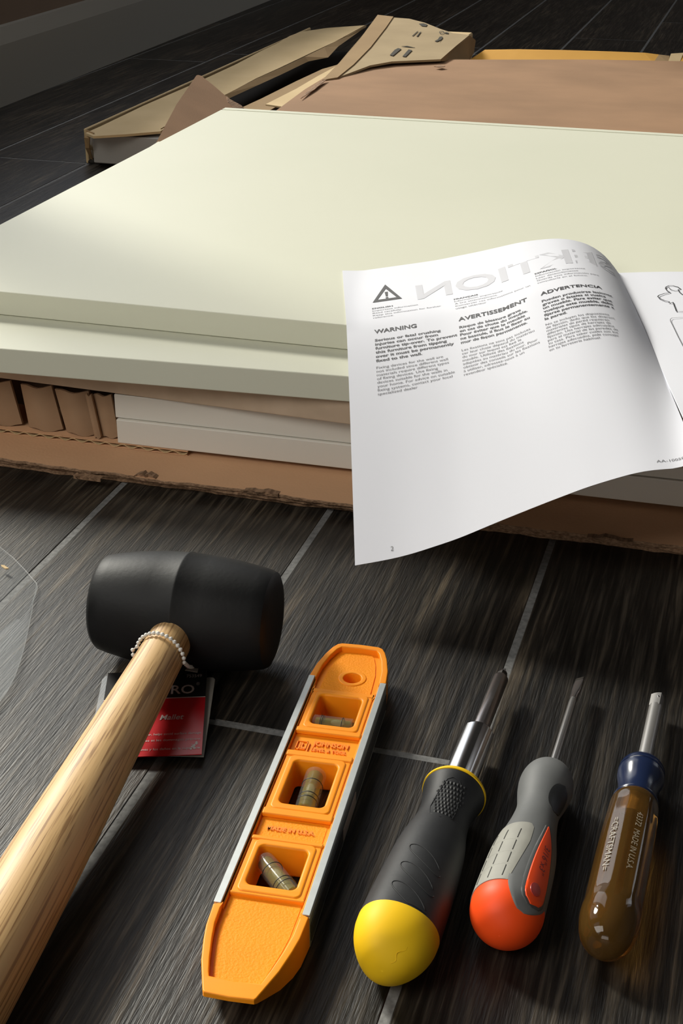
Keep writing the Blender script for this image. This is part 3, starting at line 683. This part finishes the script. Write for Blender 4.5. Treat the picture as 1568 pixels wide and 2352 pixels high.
head = mesh('mallet_head', vs, fs, RUB, ml, True, auto=35)
# handle along HD
he = empty('tmp', (0, 0, 0), -HD); Mh = he.matrix_world.copy(); bpy.data.objects.remove(he)
hprof = [(-.288, 0), (-.288, .010), (-.286, .0145), (-.281, .0168), (-.26, .0172), (-.20, .0166), (-.15, .0152), (-.10, .0136), (-.05, .0122), (-.02, .0115), (0, .0113), (.02, .0113)]
vs, fs = lathe(smoothp(hprof[3:], 3), 40, None, True)
v2, f2 = lathe([(-.288, .010), (-.286, .0145), (-.281, .0168)], 40, None, True)
hst = hc+HD*.012
hobj = mesh('handle', *merge((vs, fs), (v2, f2)), WOOD, ml, True, auto=40)
mm = Mh.copy(); mm.translation = hst-mlo; hobj.matrix_local = mm
# swing tag with bead chain
tg = empty('swing_tag', (-.25, .56, 0)); tag(tg, 'red and black price tag on a white bead chain, tucked under the mallet handle', 'tag')
go_ = Vector(tg.location)
tO = bz(476, 1538, .0105); tBR = bz(463, 1733, .0045); tBL = bz(317, 1749, .0035)
ex_ = (tBR-tBL).normalized(); ey_ = (tO-tBR); th_ = ey_.length; ey_.normalize(); nz_ = ex_.cross(ey_).normalized(); ex_ = ey_.cross(nz_).normalized()
tw_ = .052
def tpt(u, v, o_=0): return tBR+ex_*(u-tw_)+ey_*v+nz_*o_-go_     # u from left, v from bottom
def card(name, u0, u1, v0, v1, o0, o1, m):
    P = [(u0, v0), (u1, v0), (u1, v1), (u0, v1)]
    return mesh(name, [tpt(u, v, o0) for u, v in P]+[tpt(u, v, o1) for u, v in P], [[0, 1, 2, 3], [4, 5, 6, 7], [0, 1, 5, 4], [1, 2, 6, 5], [2, 3, 7, 6], [3, 0, 4, 7]], m, tg)
vsplit = th_*.655
card('card_lower_half', 0, tw_, 0, vsplit, -.0002, .0003, TAGR)['label'] = 'red lower half of the tag'
card('card_upper_half', 0, tw_, vsplit+.0006, th_, -.0002, .0003, TAGB)['label'] = 'black upper half of the tag'
card('divider_line', 0, tw_, vsplit, vsplit+.0006, -.0002, .00032, TAGW)
# grey back leaf showing at the right
bl = [tpt(tw_-.03, .004, -.0022), tpt(tw_+.0008, .001, -.0022), tpt(tw_+.0040, th_*.93, -.003), tpt(tw_+.0030, th_*.955, -.003), tpt(tw_+.001, th_*.96, -.003), tpt(tw_-.03, th_*.93, -.003)]
prism('back_leaf', bl, .0004, TAGK, tg)
sl = [tpt(-.004, th_*.25, -.0012), tpt(.02, th_*.25, -.0012), tpt(.02, th_*1.01, -.0012), tpt(.001, th_*1.01, -.0012), tpt(-.0015, th_*.99, -.0012), tpt(-.003, th_*.95, -.0012)]
prism('clear_sleeve', sl, .0003, SLEEVE, tg)
def tag_text(nm, body, u, v, size, bold, width, m, shear=0):
    vs, fs = text2d(body, size, bold, shear, width); return mesh(nm, [tpt(u+x.x, v+x.y, .0005) for x in vs], fs, m, tg)
tag_text('tag_number', '753549', tw_-.0106, th_*.900, .0036, 0, .0080, TAGW)
tag_text('tag_title', 'PRO', tw_-.0225, th_*.705, .0100, .012, .0165, TAGW)
tag_text('tag_title', '®', tw_-.0052, th_*.80, .0035, 0, .0018, TAGW)
tag_text('tag_name', 'Mallet', tw_-.0222, th_*.40, .0056, .012, .0120, TAGW, .22)
for i, (l, w_) in enumerate((('Will not dent or mar, helps avoid surface damage', .0430), ('marques, entailles, rayures et les dommages prevent', .0520), ('abolladuras, raspones y los daños en la superficie', .0450))):
    tag_text('tag_small_print', l, tw_-.0010-w_ if i != 1 else .0002, th_*(.225-.068*i-(.03 if i == 2 else 0)),   .0024, 0, w_ if i != 1 else .0508, TAGW)
# white glare off the wrinkled tag, painted on as small spots
rn = random.Random(3)
for i in range(7):
    u = tw_-.004+rn.uniform(-.0022, .0015)+.0; v = th_*(.06+.17*i/14); r_ = rn.uniform(.0003, .0009)
    mesh('glare_spot', [tpt(u+r_*math.cos(t)*rn.uniform(.5, 1.2), v+1.4*r_*math.sin(t)*rn.uniform(.5, 1.2), .00045) for t in (0, 1, 2, 3, 4, 5, 5.8)], [list(range(7))], TAGW, tg)
# beads round the handle and down to the tag
ring = []
hx = HD.cross(Vector((0, 0, 1))).normalized(); hz = hx.cross(HD); rc = hst+HD*.0335
if hz.z < 0: hz = -hz
if hx.x < 0: hx = -hx
for k in range(21):
    t = R(-118+k*208/20); skew = HD*(-.0015*math.cos(t)+.0022*math.sin(t)-.001)
    rr = .0134+(.0022 if k < 4 else 0); ring.append(rc+hx*math.sin(t)*rr+hz*math.cos(t)*rr+skew)
hole = tpt(tw_-.0075, th_+.0015, .001)+go_
last = ring[-1]
for k in range(1, 7): p = last.lerp(hole, k/6.5); p.z -= .001*math.sin(k/6*3.14); ring.append(p)
bm_ = None
for p in ring:
    if bm_ is None:
        vs, fs = ico((0, 0, 0), .00125, 1); b_ = mesh('bead', vs, fs, BEAD, tg, True); bm_ = b_.data
    else: b_ = bpy.data.objects.new('bead', bm_); COL.objects.link(b_); b_.parent = tg
    b_.location = p-go_
mesh('chain_cord', *tube([p-go_ for p in ring], .0004, 6), BEAD, tg, True)
prism('hanger_tab', [hole-go_+Vector(q) for q in ((-.003, -.004, 0), (.004, -.004, 0), (.003, .001, .0005), (.0005, .003, .0005), (-.0015, .002, .0005))], .0004, TAGK, tg)

# ------------------------------------------------------------ torpedo level
lv = empty('torpedo_level', (-.1646, .5108, 0), rz=R(4.48)); tag(lv, 'orange plastic torpedo level with three vials and aluminium side rails', 'level')
HL = .017; mmk = .001
nearO = [(-20, -87.6), (-19.4, -100), (-18.1, -108), (-15.7, -119), (-12.7, -128), (-10.6, -134.2), (-9.8, -135.2), (0, -135.8), (9.8, -135.2), (10.6, -134.2), (12.7, -128), (15.7, -119), (18.1, -108), (19.4, -100), (20, -87.6)]
farO = [(20, 87.6), (18.9, 99), (16.4, 110), (14.2, 116.5), (12.2, 120), (10, 121.3), (0, 121.8), (-10, 121.3), (-12.2, 120), (-14.2, 116.5), (-16.4, 110), (-18.9, 99), (-20, 87.6)]
coreO = nearO[:]+[(20, -86.9), (17.2, -86.9), (17.2, 86.9), (20, 86.9)]+farO+[(-20, 86.9), (-17.2, 86.9), (-17.2, -86.9), (-20, -86.9)]
K = lambda P: [(x*mmk, y*mmk) for x, y in P]
W1 = (-10.7, 10.7, 46.6, 72.0); W2 = (-10.4, 10.4, -17.0, 15.6); W3 = (-10.7, 10.7, -72.4, -47.0)
F1 = (-13.9, 13.9, 42.4, 75.6); F2 = (-13.9, 13.9, -21.7, 19.6); F3 = (-13.9, 13.9, -77.2, -43.0)
def rr_(w_, r=2.6, g=0): return K(rrect(w_[0]-g, w_[1]+g, w_[2]-g, w_[3]+g, r))
hole_ = K(circ(1.4, 92.4, 4.6, 36))
RF = .0034   # depth of the recessed floor
ch = (HL-RF)/2
body = shift(shape2d([K(coreO), rr_(W1, 2.6, .6), rr_(W2, 2.6, .6), rr_(W3, 2.6, .6), hole_], ch, .0004, 1), (0, 0, ch+.0003))
for v in body[0]:
    if v.z < ch and v.y > .088: v.z += (HL*.6-v.z)*((v.y-.088)/.034)**1.7
def frame(Fo, Wi): return merge(shift(shape2d([K(rrect(*Fo, 3.2)), rr_(Wi)], HL/2-.0006, .0011, 3), (0, 0, HL/2)), shift(shape2d([K(rrect(-15.6, 15.6, Fo[2]-1.0, Fo[3]+.8, 1.2)), rr_(Wi, 2.6, .5)], .0012, .0006, 2), (0, 0, HL-.0024)))
parts = [body, frame(F1, W1), frame(F2, W2), frame(F3, W3)]
# raised beams: side beams beside the windows and cross ribs
hb = (RF+.0006)/2; zc = HL-RF-.0006+hb
inN = [(-16.6, -85), (-16.2, -98), (-15.0, -106), (-12.8, -117), (-10.9, -124.5), (-10.2, -126.6), (0, -127.4), (10.2, -126.6), (12.2, -119), (14.6, -108), (16.0, -99), (16.6, -85)]
rimN = shift(shape2d([K(nearO+[(16.8, -86.0)]+inN[::-1]+[(-16.8, -86.0)])], hb, .0006, 2), (0, 0, zc))
inF = [(16.4, 85), (15.6, 98), (13.6, 108), (11.2, 115), (9.4, 117.6), (0, 118.2), (-9.4, 117.6), (-11.2, 115), (-13.6, 108), (-15.6, 98), (-16.4, 85)]
rimF = shift(shape2d([K(farO+[(-16.8, 86.0)]+inF[::-1]+[(16.8, 86.0)])], hb, .0006, 2), (0, 0, zc))
parts += [rimN, rimF]
for x in (-16.75, 15.95):      # slim rims just inside the rails
    parts.append(shift(shape2d([K(rrect(x, x+.8, -86.8, 86.8, .3, 2))], hb*.6, .0002, 1), (0, 0, zc-.0006)))
# webs joining the frames to the recessed name panels
for (y0, y1) in ((39.2, 42.9), (19.0, 23.2), (-25.8, -21.2), (-43.5, -40.9), (75.2, 76.6), (-78.4, -76.8)):
    parts.append(shift(shape2d([K(rrect(-15.9, 15.9, y0, y1, .8, 3))], .0012, .0006, 2), (0, 0, HL-RF+.0012 if y1 > 70 or y1 < -70 else HL-RF+.0016)))
parts.append(shift(shape2d([K(circ(1.4, 92.4, 7.3, 40)), K(circ(1.4, 92.4, 4.7, 36))], .0008, .0005, 2), (0, 0, HL-RF+.0003)))
lbm = merge(*parts)
for v in lbm[0]:          # the ends are undercut
    if v.y < -.088:
        u = -v.y
        for (a, ta), (b, tb) in zip(((.088, .0167), (.100, .0150), (.108, .0135), (.119, .0098), (.128, .0058), (.137, .0016)), ((.100, .0150), (.108, .0135), (.119, .0098), (.128, .0058), (.137, .0016), (.2, .001))):
            if a <= u < b: v.z = max(v.z, HL-(ta+(tb-ta)*(u-a)/(b-a)))
lb = mesh('level_body', *lbm, ORG, lv, True, auto=32)
wn_ = lb.modifiers.new('flat_faces', 'WEIGHTED_NORMAL'); wn_.keep_sharp = True; wn_.weight = 100
# textured recessed fields
def field(P): return shift(shape2d([P], .0002), (0, 0, HL-RF+.0003))
fN = K([(x*.90, y*.992 if y < -100 else y+1.2) for x, y in [(-16.6, -79.6)]+inN[1:-1]+[(16.6, -79.6)]])
fF = K([(x*.80, 78+(y-78)*.955) for x, y in [(16.6, 77.8)]+inF[1:-1]+[(-16.6, 77.8)]])
c_ = K(circ(1.4, 92.4, 7.3, 36))
mesh('textured_field', *shift(shape2d([fN], .0002), (0, 0, HL-RF+.0003)), ORGT, lv)
mesh('textured_field', *shift(shape2d([fF, c_], .0003), (0, 0, HL-RF+.0004)), ORGT, lv)
mesh('textured_field', *field(K(rrect(-14.5, 14.5, -40.2, -26.6, 2.5))), ORGT, lv)
def emboss(nm, lines, m=ORG):
    parts = []
    for body_, x, y, size, wd_ in lines:
        vs, fs = text2d(body_, size, .03, 0, wd_)
        n_ = len(vs); parts.append(([Vector((x+v.x, y+v.y, HL-RF+.0011)) for v in vs], fs))
        parts.append(([Vector((x+v.x+.0002, y+v.y+.0002, HL-RF+.0006)) for v in vs], fs))
    return mesh(nm, *merge(*parts), m, lv)
EMB = mat('orange_raised_lettering', (.93, .27, .008), .45)
emboss('embossed_lettering', [('JOHNSON', -.0058, .0310, .0052, .0172), ('LEVEL & TOOL', -.0058, .0266, .0036, .0172), ('|', -.0078, .0264, .0085, .0006), ('JL', -.0125, .0277, .0060, .0034)], EMB)
emboss('embossed_lettering', [('MADE IN U.S.A.', -.0115, -.0345, .0038, .0215)], EMB)
for ((x0, y0), (x1, y1)) in (((-13.2, 27.0), (-8.4, 27.0)), ((-13.2, 33.2), (-8.4, 33.2)), ((-13.2, 27.0), (-13.2, 33.2)), ((-8.4, 27.0), (-8.4, 33.2))):
    box('embossed_line', (min(x0, x1)*mmk-.0002, min(y0, y1)*mmk-.0002, HL-RF+.0003), (max(x0, x1)*mmk+.0002, max(y0, y1)*mmk+.0002, HL-RF+.0010), EMB, lv, 0)
for sx in (-1, 1):
    a, b = (17.0*sx, 20.2*sx) if sx > 0 else (-20.2, -17.0)
    r_ = mesh('side_rail', *merge(bevelled_box(a*mmk, b*mmk, -.0868, .0868, HL-.0012, HL+.0004, .0002, 1), bevelled_box((19.2 if sx > 0 else -20.2)*mmk, (20.2 if sx > 0 else -19.2)*mmk, -.0868, .0868, .0004, HL-.0012, .0002, 1)), ALU, lv)
    bs = box('magnet_strip', ((20.2 if sx > 0 else -20.6)*mmk, -.0860, .003), ((20.6 if sx > 0 else -20.2)*mmk, .0860, .0115), DARKS, r_, .0002)
box('rail_insert', (.0206, -.0235, .0045), (.0210, .0045, .0110), PINKS, lv, .0002)
# vials
def vial(loc, rz, L, r, tilt=0, mk=(-.25, .25), bub=0.0, liq=True):
    t_ = empty('tmp', (0, 0, 0)); bpy.data.objects.remove(t_)
    rot = Matrix.Translation(Vector(loc)) @ Matrix.Rotation(R(rz), 4, 'Z') @ Matrix.Rotation(R(tilt), 4, 'X')
    def put(o_, par): o_.parent = par; o_.matrix_local = rot if par is lv else Matrix.Identity(4); return o_
    h2 = L/2
    vs, fs = lathe([(-h2, r*.8), (-h2+.0006, r), (h2-.0006, r), (h2, r*.8)], 28)
    sh = mesh('vial', vs, fs, VIAL, None, True, auto=40); put(sh, lv)
    vs, fs = lathe([(-h2+.001, r*.5), (-h2+.0016, r*.74), (0, r*.78), (h2-.0016, r*.74), (h2-.001, r*.5)], 24)
    put(mesh('liquid', vs, fs, LIQ, None, True, auto=50), sh)
    put(mesh('bubble', *ico((0, bub*L, r*.42), r*.42, 2, (1, 1.9, .8)), BUB, None, True), sh)
    for q in mk:
        pts = [(r*.99*math.cos(k*math.pi/12), q*L, r*.99*math.sin(k*math.pi/12)) for k in range(24)]
        put(mesh('mark_line', *tube(pts, .00022, 5, True), BLK, None, True), sh)
vial((0, .0522, .0122), 90, .0205, .0044, 0, (-.02-.20, .26, .30), -.10)
vial((.0006, -.0012, .0108), 3, .0310, .0050, -3, (-.28, -.17, .17), .02)
vial((.0005, -.0610, .0108), 40, .0285, .0048, -4, (-.26, -.17, .20), .03)
for (x0, x1, y0, y1) in ((.0035, .0101, -.0165, -.003),):
    box('liquid_window', (x0, y0, .001), (x1, y1, .0016), mat('olive_green_plate', (.10, .10, .01), .2), lv, 0)

# ------------------------------------------------------------ screwdriver with yellow end
a_ = Vector((-.1013, .4255, .0170)); b_ = Vector((-.0994, .5235, .0148))
s1 = empty('multibit_screwdriver', a_, b_-a_); tag(s1, 'thick black and yellow handled screwdriver with a chrome shank', 'screwdriver')
def lobes(y, t): k = max(0, min(1, (.030-y)/.05)); return 1+.055*k*math.cos(3*(t-R(75)))
capP = [(-.0215, 0), (-.0212, .0035), (-.0200, .0070), (-.0180, .0100), (-.0145, .0132), (-.0100, .0154), (-.0050, .0166), (0, .0169)]
gripP = [(0, .0169), (.012, .0168), (.024, .0165), (.036, .0160), (.048, .0153), (.058, .0143), (.067, .0127), (.075, .0118), (.082, .0119), (.089, .0128), (.0945, .0141), (.0965, .0144)]
cp = smoothp(capP, 4); gp = smoothp(gripP, 4)
mesh('end_cap', *lathe(cp, 60, lobes), YEL, s1, True, auto=60)['label'] = 'yellow rounded end cap'
mesh('grip', *lathe(gp, 60, lobes), GRIP, s1, True, auto=60)
mesh('collar_ring', *lathe([(.0965, .0140), (.0967, .0148), (.0980, .0148), (.0990, .0143), (.0993, .0105), (.0975, .0085)], 60), YEL, s1, True, auto=40)['label'] = 'thin yellow ring at the front of the grip'
mesh('mould_line', *tube([((cp[i][1]*lobes(cp[i][0], R(38))+.00005)*math.sin(R(38+6*math.sin(i))), cp[i][0], (cp[i][1]*lobes(cp[i][0], R(38))+.00005)*math.cos(R(38+6*math.sin(i)))) for i in range(6, 16)], .00012, 5), YEL, s1, True)
def hexlathe(prof, seg=6, ph=0, rnd=0):
    vs = []; fs = []; sub = 4
    n_ = seg*sub
    for y, r in prof:
        for k in range(n_):
            t = 2*math.pi*k/n_+ph; a = (t-ph) % (2*math.pi/seg)-math.pi/seg; q = min(r*math.cos(math.pi/seg)/math.cos(a), r*.975); q = q*(1-rnd)+r*.94*rnd; vs.append(Vector((q*math.sin(t), y, q*math.cos(t))))
    for i in range(len(prof)-1):
        for k in range(n_): a = i*n_+k; b = i*n_+(k+1) % n_; fs.append([a, b, b+n_, a+n_])
    fs += [list(range(n_)), list(range((len(prof)-1)*n_, len(prof)*n_))]; return vs, fs
mesh('hex_collar', *hexlathe([(.095, .0084), (.1475, .0084), (.1490, .0076), (.1492, .0050)], 6, R(18), .6), CHR, s1, True, auto=22)
mesh('shank', *hexlathe([(.147, .0045), (.2005, .0045), (.2025, .0038)], 6, R(18), .6), STEEL, s1, True, auto=22)
bit = mesh('bit', *merge(hexlathe([(.2020, .0029), (.2062, .0029), (.2066, .0024)], 6), lathe([(.2066, .0022), (.2078, .0021), (.2100, .0009), (.2104, .0)], 16)), DSTEEL, s1, True, auto=30)
for k in range(4):
    t = math.pi/2*k+.5; dx, dz = math.sin(t), math.cos(t)
    mesh('bit_flute', *tube([(dx*.0009, .2105, dz*.0009), (dx*.0023, .2072, dz*.0023)], .00045, 6), STEEL, bit)
# oval outlines pressed into the grip
for (ya, yb, spread_) in ((.0305, .0215, 30), (.0180, .0085, 31), (.0050, -.0045, 31)):
    pts = []
    for k in range(36):
        t = 2*math.pi*k/36; th_g = 12+spread_*math.cos(t)
        yc = (.036+ya)/2+.0025-.0 if False else ya
        y_ = yc+.0042*math.sin(t)*(1 if math.sin(t) > 0 else .9)-.0105*(math.cos(t)-.0)*.55
        y_ = max(y_, .0012); q = rad(gp, y_)*lobes(y_, R(th_g))+.00002
        pts.append((q*math.sin(R(th_g)), y_, q*math.cos(R(th_g))))
    mesh('grip_ridge', *tube(pts[3:36]+pts[:1], .00028, 5), GRIP, s1, True)
# knurled thumb pad
vs = []; fs = []
for i in range(9):
    for j in range(-4, 5):
        y_ = .0655+.00285*i; th_k = 9+7.2*(j+(i % 2)*.5)
        if abs(th_k-9) > 33-abs(i-5)*3.0: continue
        q = rad(gp, y_); w2 = .0009; n_ = len(vs)
        for dy, dt, up_ in ((-1, 0, 0), (0, -1, 0), (1, 0, 0), (0, 1, 0), (0, 0, 1)):
            t = R(th_k)+dt*w2*1.25/q; rr = q+(.00060 if up_ else .00005); vs.append(Vector((rr*math.sin(t), y_+dy*.0013, rr*math.cos(t))))
        fs += [[n_, n_+1, n_+4], [n_+1, n_+2, n_+4], [n_+2, n_+3, n_+4], [n_+3, n_, n_+4]]
mesh('knurled_pad', vs, fs, GRIP, s1, kind='stuff')
ol = []
for y_, t_ in ((.0632, -14), (.0700, -22), (.0800, -20), (.0900, -8), (.0915, 2), (.0905, 16), (.0870, 28), (.0800, 32), (.0700, 33), (.0640, 30), (.0615, 8)):
    q = rad(gp, y_)+.00005; ol.append((q*math.sin(R(t_)), y_, q*math.cos(R(t_))))
mesh('pad_outline', *tube(ol, .00018, 5, True), GRIP, s1, True)

# ------------------------------------------------------------ grey and orange screwdriver
a_ = Vector((-.0621, .4526, .0153)); b_ = Vector((-.0604, .5411, .0126))
s2 = empty('grey_screwdriver', a_, b_-a_); tag(s2, 'grey slotted screwdriver with a round bright orange end and thin shaft', 'screwdriver')
ballP = smoothp([(-.0153, 0), (-.0150, .0030), (-.0138, .0066), (-.0115, .0101), (-.0080, .0130), (-.0040, .0147), (0, .0152), (.0015, .0152)], 4)
bodyP = smoothp([(.0015, .0152), (.012, .0150), (.024, .0146), (.034, .0141), (.042, .0131), (.050, .0117), (.058, .0105), (.066, .0098), (.072, .0100), (.078, .0111), (.084, .0121), (.090, .0125), (.096, .0117), (.1005, .0098), (.1030, .0072), (.1038, .0030)], 4)
mesh('end_ball', *lathe(ballP, 56), ORR, s2, True, auto=60)['label'] = 'bright orange ball end'
mesh('handle', *lathe(bodyP, 56), GRY, s2, True, auto=60)
allP = ballP+bodyP[1:]
rows = []
for i in range(17):
    y_ = .0012+(.0440-.0012)*i/16; rr_t = max(0, (y_-.040)/.004); rows.append((y_, -115, -4+16*min(1, y_/.03)-6*rr_t**2))
lg = patch('light_grip', bodyP, rows, .00035, LGRY, s2, nt=24); lg['label'] = 'light grey rubber grip patch'
for th_l in (-62, -38, -14):
    for (ya, yb) in ((.0035, .0105), (.0125, .0195), (.0215, .0285), (.0305, .0375)):
        pts = []
        for k in range(5):
            y_ = ya+(yb-ya)*k/4; q = rad(bodyP, y_)+.00036; t = R(th_l+4*y_/.03); pts.append((q*math.sin(t), y_, q*math.cos(t)))
        mesh('grip_slot', *tube(pts, .00022, 5), mat('dark_slot', (.05, .05, .045), .8) if 'dark_slot' not in bpy.data.materials else bpy.data.materials['dark_slot'], lg)
for y_ in (.0115, .0205, .0295):
    pts = []
    for k in range(16):
        t = R(-105+k*6.6); q = rad(bodyP, y_)+.00022; pts.append((q*math.sin(t), y_, q*math.cos(t)))
    mesh('grip_band', *tube(pts, .00018, 5), LGRY, lg)
# grey tongue that runs down over the ball, round the orange inset
rows = []
for i in range(19):
    y_ = -.0095+.0145*i/18; k = math.sqrt(max(0, 1-((.0050-y_)/.0148)**2)); rows.append((y_, 34-38*k, 34+44*k))
patch('grey_tongue', allP, rows, .0005, GRY, s2, nt=18)
rows = []
for i in range(30):
    u = i/29; y_ = -.0058+.0525*u
    if u < .12: k = math.sqrt(1-((.12-u)/.12)**2)
    else: k = max(.02, 1-((u-.12)/.88)**2.2)
    c = 42-4*u; rows.append((y_, c-19*k-1*(1-k), c+22*k))
patch('grey_surround', allP, [(y-.0006+.0012*(i/29), a-5, b+5) for i, (y, a, b) in enumerate(rows)], .0009, mat('dark_grey_rubber', (.075, .078, .078), .6), s2, nt=16)
ins = patch('side_inset', allP, rows, .0013, ORR, s2, nt=16); ins['label'] = 'orange inset with the size marking and a hanging hole'
rows = [(-.0020+.0075*i/11, 40-11*math.sqrt(max(0, 1-((i-5.5)/5.5)**2)), 40+11*math.sqrt(max(0, 1-((i-5.5)/5.5)**2))) for i in range(12)]
patch('hanging_hole', allP, rows, .00145, ORD, s2, nt=10)  # flat disc with the shade of the hole put into its colour
def wrap_text(nm, body_, prof, ystart, theta, size, width, m, par, off, rf=None, bold_=.0, flip=False):
    """text running towards the butt, letter tops to the right"""
    vs, fs = text2d(body_, size, bold_, 0, width); out = []
    for v in vs:
        y_ = ystart-v.x; q = rad(prof, y_)*(rf(y_, R(theta)) if rf else 1)+off; t = R(theta)+v.y/q; out.append(Vector((q*math.sin(t), y_, q*math.cos(t))))
    return mesh(nm, out, fs, m, par)
wrap_text('size_marking', '3/16"x3"', allP, .0310, 36, .0044, .0185, mat('dark_red_print', (.22, .015, .01), .5), s2, .00145)
# thumb dimple
rows = [(.0640+.0190*i/13, 52-30*math.sqrt(max(0, 1-((i-6.5)/6.5)**2)), 52+34*math.sqrt(max(0, 1-((i-6.5)/6.5)**2))) for i in range(14)]
patch('thumb_dimple', bodyP, rows, .00025, mat('dark_grey_pad', (.02, .021, .022), .45), s2, nt=12)
mesh('shaft', *lathe([(.1030, .0020), (.165, .0020), (.170, .0018)], 20), mat('pale_steel', (.42, .41, .40), .25, .8), s2, True, auto=40)
bl_ = []
st = [(.1695, .0018, .0018), (.1740, .0020, .0015), (.1790, .0026, .0011), (.1850, .0027, .0008), (.1890, .0025, .00055), (.1915, .0024, .0004)]
vs = []; fs = []
for y_, hw, ht in st:
    for k in range(16):
        t = 2*math.pi*k/16; c_x = math.copysign(abs(math.cos(t))**.5, math.cos(t))*hw; c_z = math.copysign(abs(math.sin(t))**.5, math.sin(t))*ht
        rot_ = R(28); vs.append(Vector((c_x*math.cos(rot_)-c_z*math.sin(rot_), y_, c_x*math.sin(rot_)+c_z*math.cos(rot_))))
for i in range(len(st)-1):
    for k in range(16): a = i*16+k; b = i*16+(k+1) % 16; fs.append([a, b, b+16, a+16])
fs += [list(range(16)), list(range(80, 96))]
mesh('slotted_tip', vs, fs, STEEL, s2, True, auto=40)
v2 = [v*1 for v in vs[64:96]]
for v in v2: v.x *= 1.03; v.z *= 1.05
mesh('blackened_tip', v2, [[k, (k+1) % 16, 16+(k+1) % 16, 16+k] for k in range(16)]+[list(range(16)), list(range(16, 32))], DSTEEL, s2, True, auto=40)

# ------------------------------------------------------------ amber spinner handle
a_ = Vector((-.0216, .4600, .0119)); b_ = Vector((-.0192, .5700, .0108))
s3 = empty('amber_nut_driver', a_, b_-a_); tag(s3, 'clear amber handled driver with a navy blue collar, rightmost of the tools', 'screwdriver')
def oct_(y, t):
    k = min(1, max(0, (y-.006)/.006))*min(1, max(0, (.082-y)/.006)); a = (t+R(4)) % (math.pi/4)-math.pi/8
    flat = math.cos(math.pi/8)/math.cos(a); g = .045*math.exp(-((abs(a)-math.pi/8)/.06)**2); return 1+k*(flat-1)*1.1-k*g
ambP = smoothp([(-.0150, 0), (-.0146, .0042), (-.0125, .0078), (-.0085, .0104), (-.0030, .0118), (.004, .0124), (.020, .0125), (.050, .0124), (.070, .0120), (.0800, .0113), (.0840, .0100), (.0858, .0092)], 4)
mesh('amber_handle', *lathe(ambP, 96, oct_), AMB, s3, True, auto=28)
mesh('inner_tang', *lathe([(.0700, .0), (.0702, .0030), (.0720, .0036), (.0760, .0036), (.0850, .0036)], 24), mat('brass_toned_tang', (.16, .12, .06), .4, .6), s3, True, auto=40)
colP = smoothp([(.0845, .0094), (.0870, .0092), (.0920, .0090), (.0965, .0094), (.1005, .0102), (.1035, .0108), (.1060, .0109)], 3)+[(.1064, .0105), (.1070, .0105), (.1074, .0109), (.1084, .0108), (.1088, .0104), (.1094, .0104), (.1098, .0107), (.1112, .0102), (.1126, .0090), (.1134, .0070), (.1136, .0030)]
mesh('blue_collar', *lathe(colP, 48), NAVY, s3, True, auto=35)['label'] = 'navy blue ribbed collar'
mesh('collar_lip', *lathe([(.0835, .0100), (.0842, .0104), (.0852, .0104), (.0858, .0096)], 48), NAVY, s3, True, auto=50)
mesh('shank', *lathe([(.1130, .0034), (.1665, .0034)], 28), mat('satin_steel', (.42, .41, .40), .34, .6), s3, True, auto=40)
sq = hexlathe([(.1655, .0039), (.1760, .0039), (.1768, .0034)], 4, R(25), .35)
mesh('square_drive', *sq, bpy.data.materials['satin_steel'], s3, True, auto=25)
mesh('detent_ball', *ico((.0004, .1722, .0030), .0008, 2), CHR, s3, True)
wrap_text('stamped_number', "43372  MADE IN U.S.A.", ambP, .0640, 14, .0040, .0400, WHT, s3, .0003, oct_)
wrap_text('stamped_name', "=CRAFTSMAN=", ambP, .0580, -36, .0042, .0370, WHT, s3, .0003, oct_, .0)

# ------------------------------------------------------------ clear plastic bag at the left edge
bag = empty('clear_plastic_bag', (-.41, .62, 0)); tag(bag, 'creased clear plastic bag lying on the floor left of the mallet head', 'bag')
go2 = Vector(bag.location)
edge = [(-60, 1225), (0, 1257), (30, 1281), (58, 1310), (76, 1331), (84, 1340), (86, 1350), (83, 1362), (77, 1375), (74, 1400), (66, 1440), (58, 1478), (48, 1515), (34, 1555), (16, 1590), (5, 1605), (-30, 1660)]
P = [bz(x, y, .002) for x, y in edge]; cen = Vector((-.55, .62, .002)); vs = []; RN = 10; m_ = len(P)
for j in range(RN+1):
    for i, p in enumerate(P):
        q = p.lerp(cen, j/RN); q.z = .0018+.004*abs(math.sin(i*.9+j*.7))*(j/RN)+(.0012 if j == 1 else 0)+.002*math.sin(j*.8)**2; vs.append(q-go2)
fs = [[j*m_+i, j*m_+i+1, (j+1)*m_+i+1, (j+1)*m_+i] for j in range(RN) for i in range(m_-1)]
mesh('film', vs, fs, FILM, bag, True)
mesh('film_edge', *tube([v+Vector((0, 0, .0003)) for v in vs[:m_]], .00035, 5), see_through('film_edge_glint', (.6, .62, .62), .14, .3), bag, True)
HAZE = see_through('hazy_film_fold', (.7, .75, .78), .10, .45)
fold = [(84, 1342), (80, 1370), (72, 1390), (66, 1402), (54, 1418), (47, 1424), (41, 1422), (0, 1450), (-40, 1475)]
fo = [(79, 1375), (74, 1400), (66, 1440), (58, 1478), (48, 1515), (34, 1555), (16, 1590), (5, 1605), (-30, 1660)]
vs = [bz(*q, .0062)-go2 for q in fold]+[bz(*q, .0050)-go2 for q in fo]; n_ = len(fold)
mesh('folded_layer', vs, [[i, i+1, n_+i+1, n_+i] for i in range(n_-1)], HAZE, bag, True)
mesh('crease', *tube([bz(*q, .0064)-go2 for q in fold], .0004, 5), HAZE, bag, True)
prism('stuck_chip', [bz(*q, .004)-go2 for q in ((2, 1297), (10, 1298), (20, 1305), (12, 1306), (4, 1301))], .0006, TANK, bag)
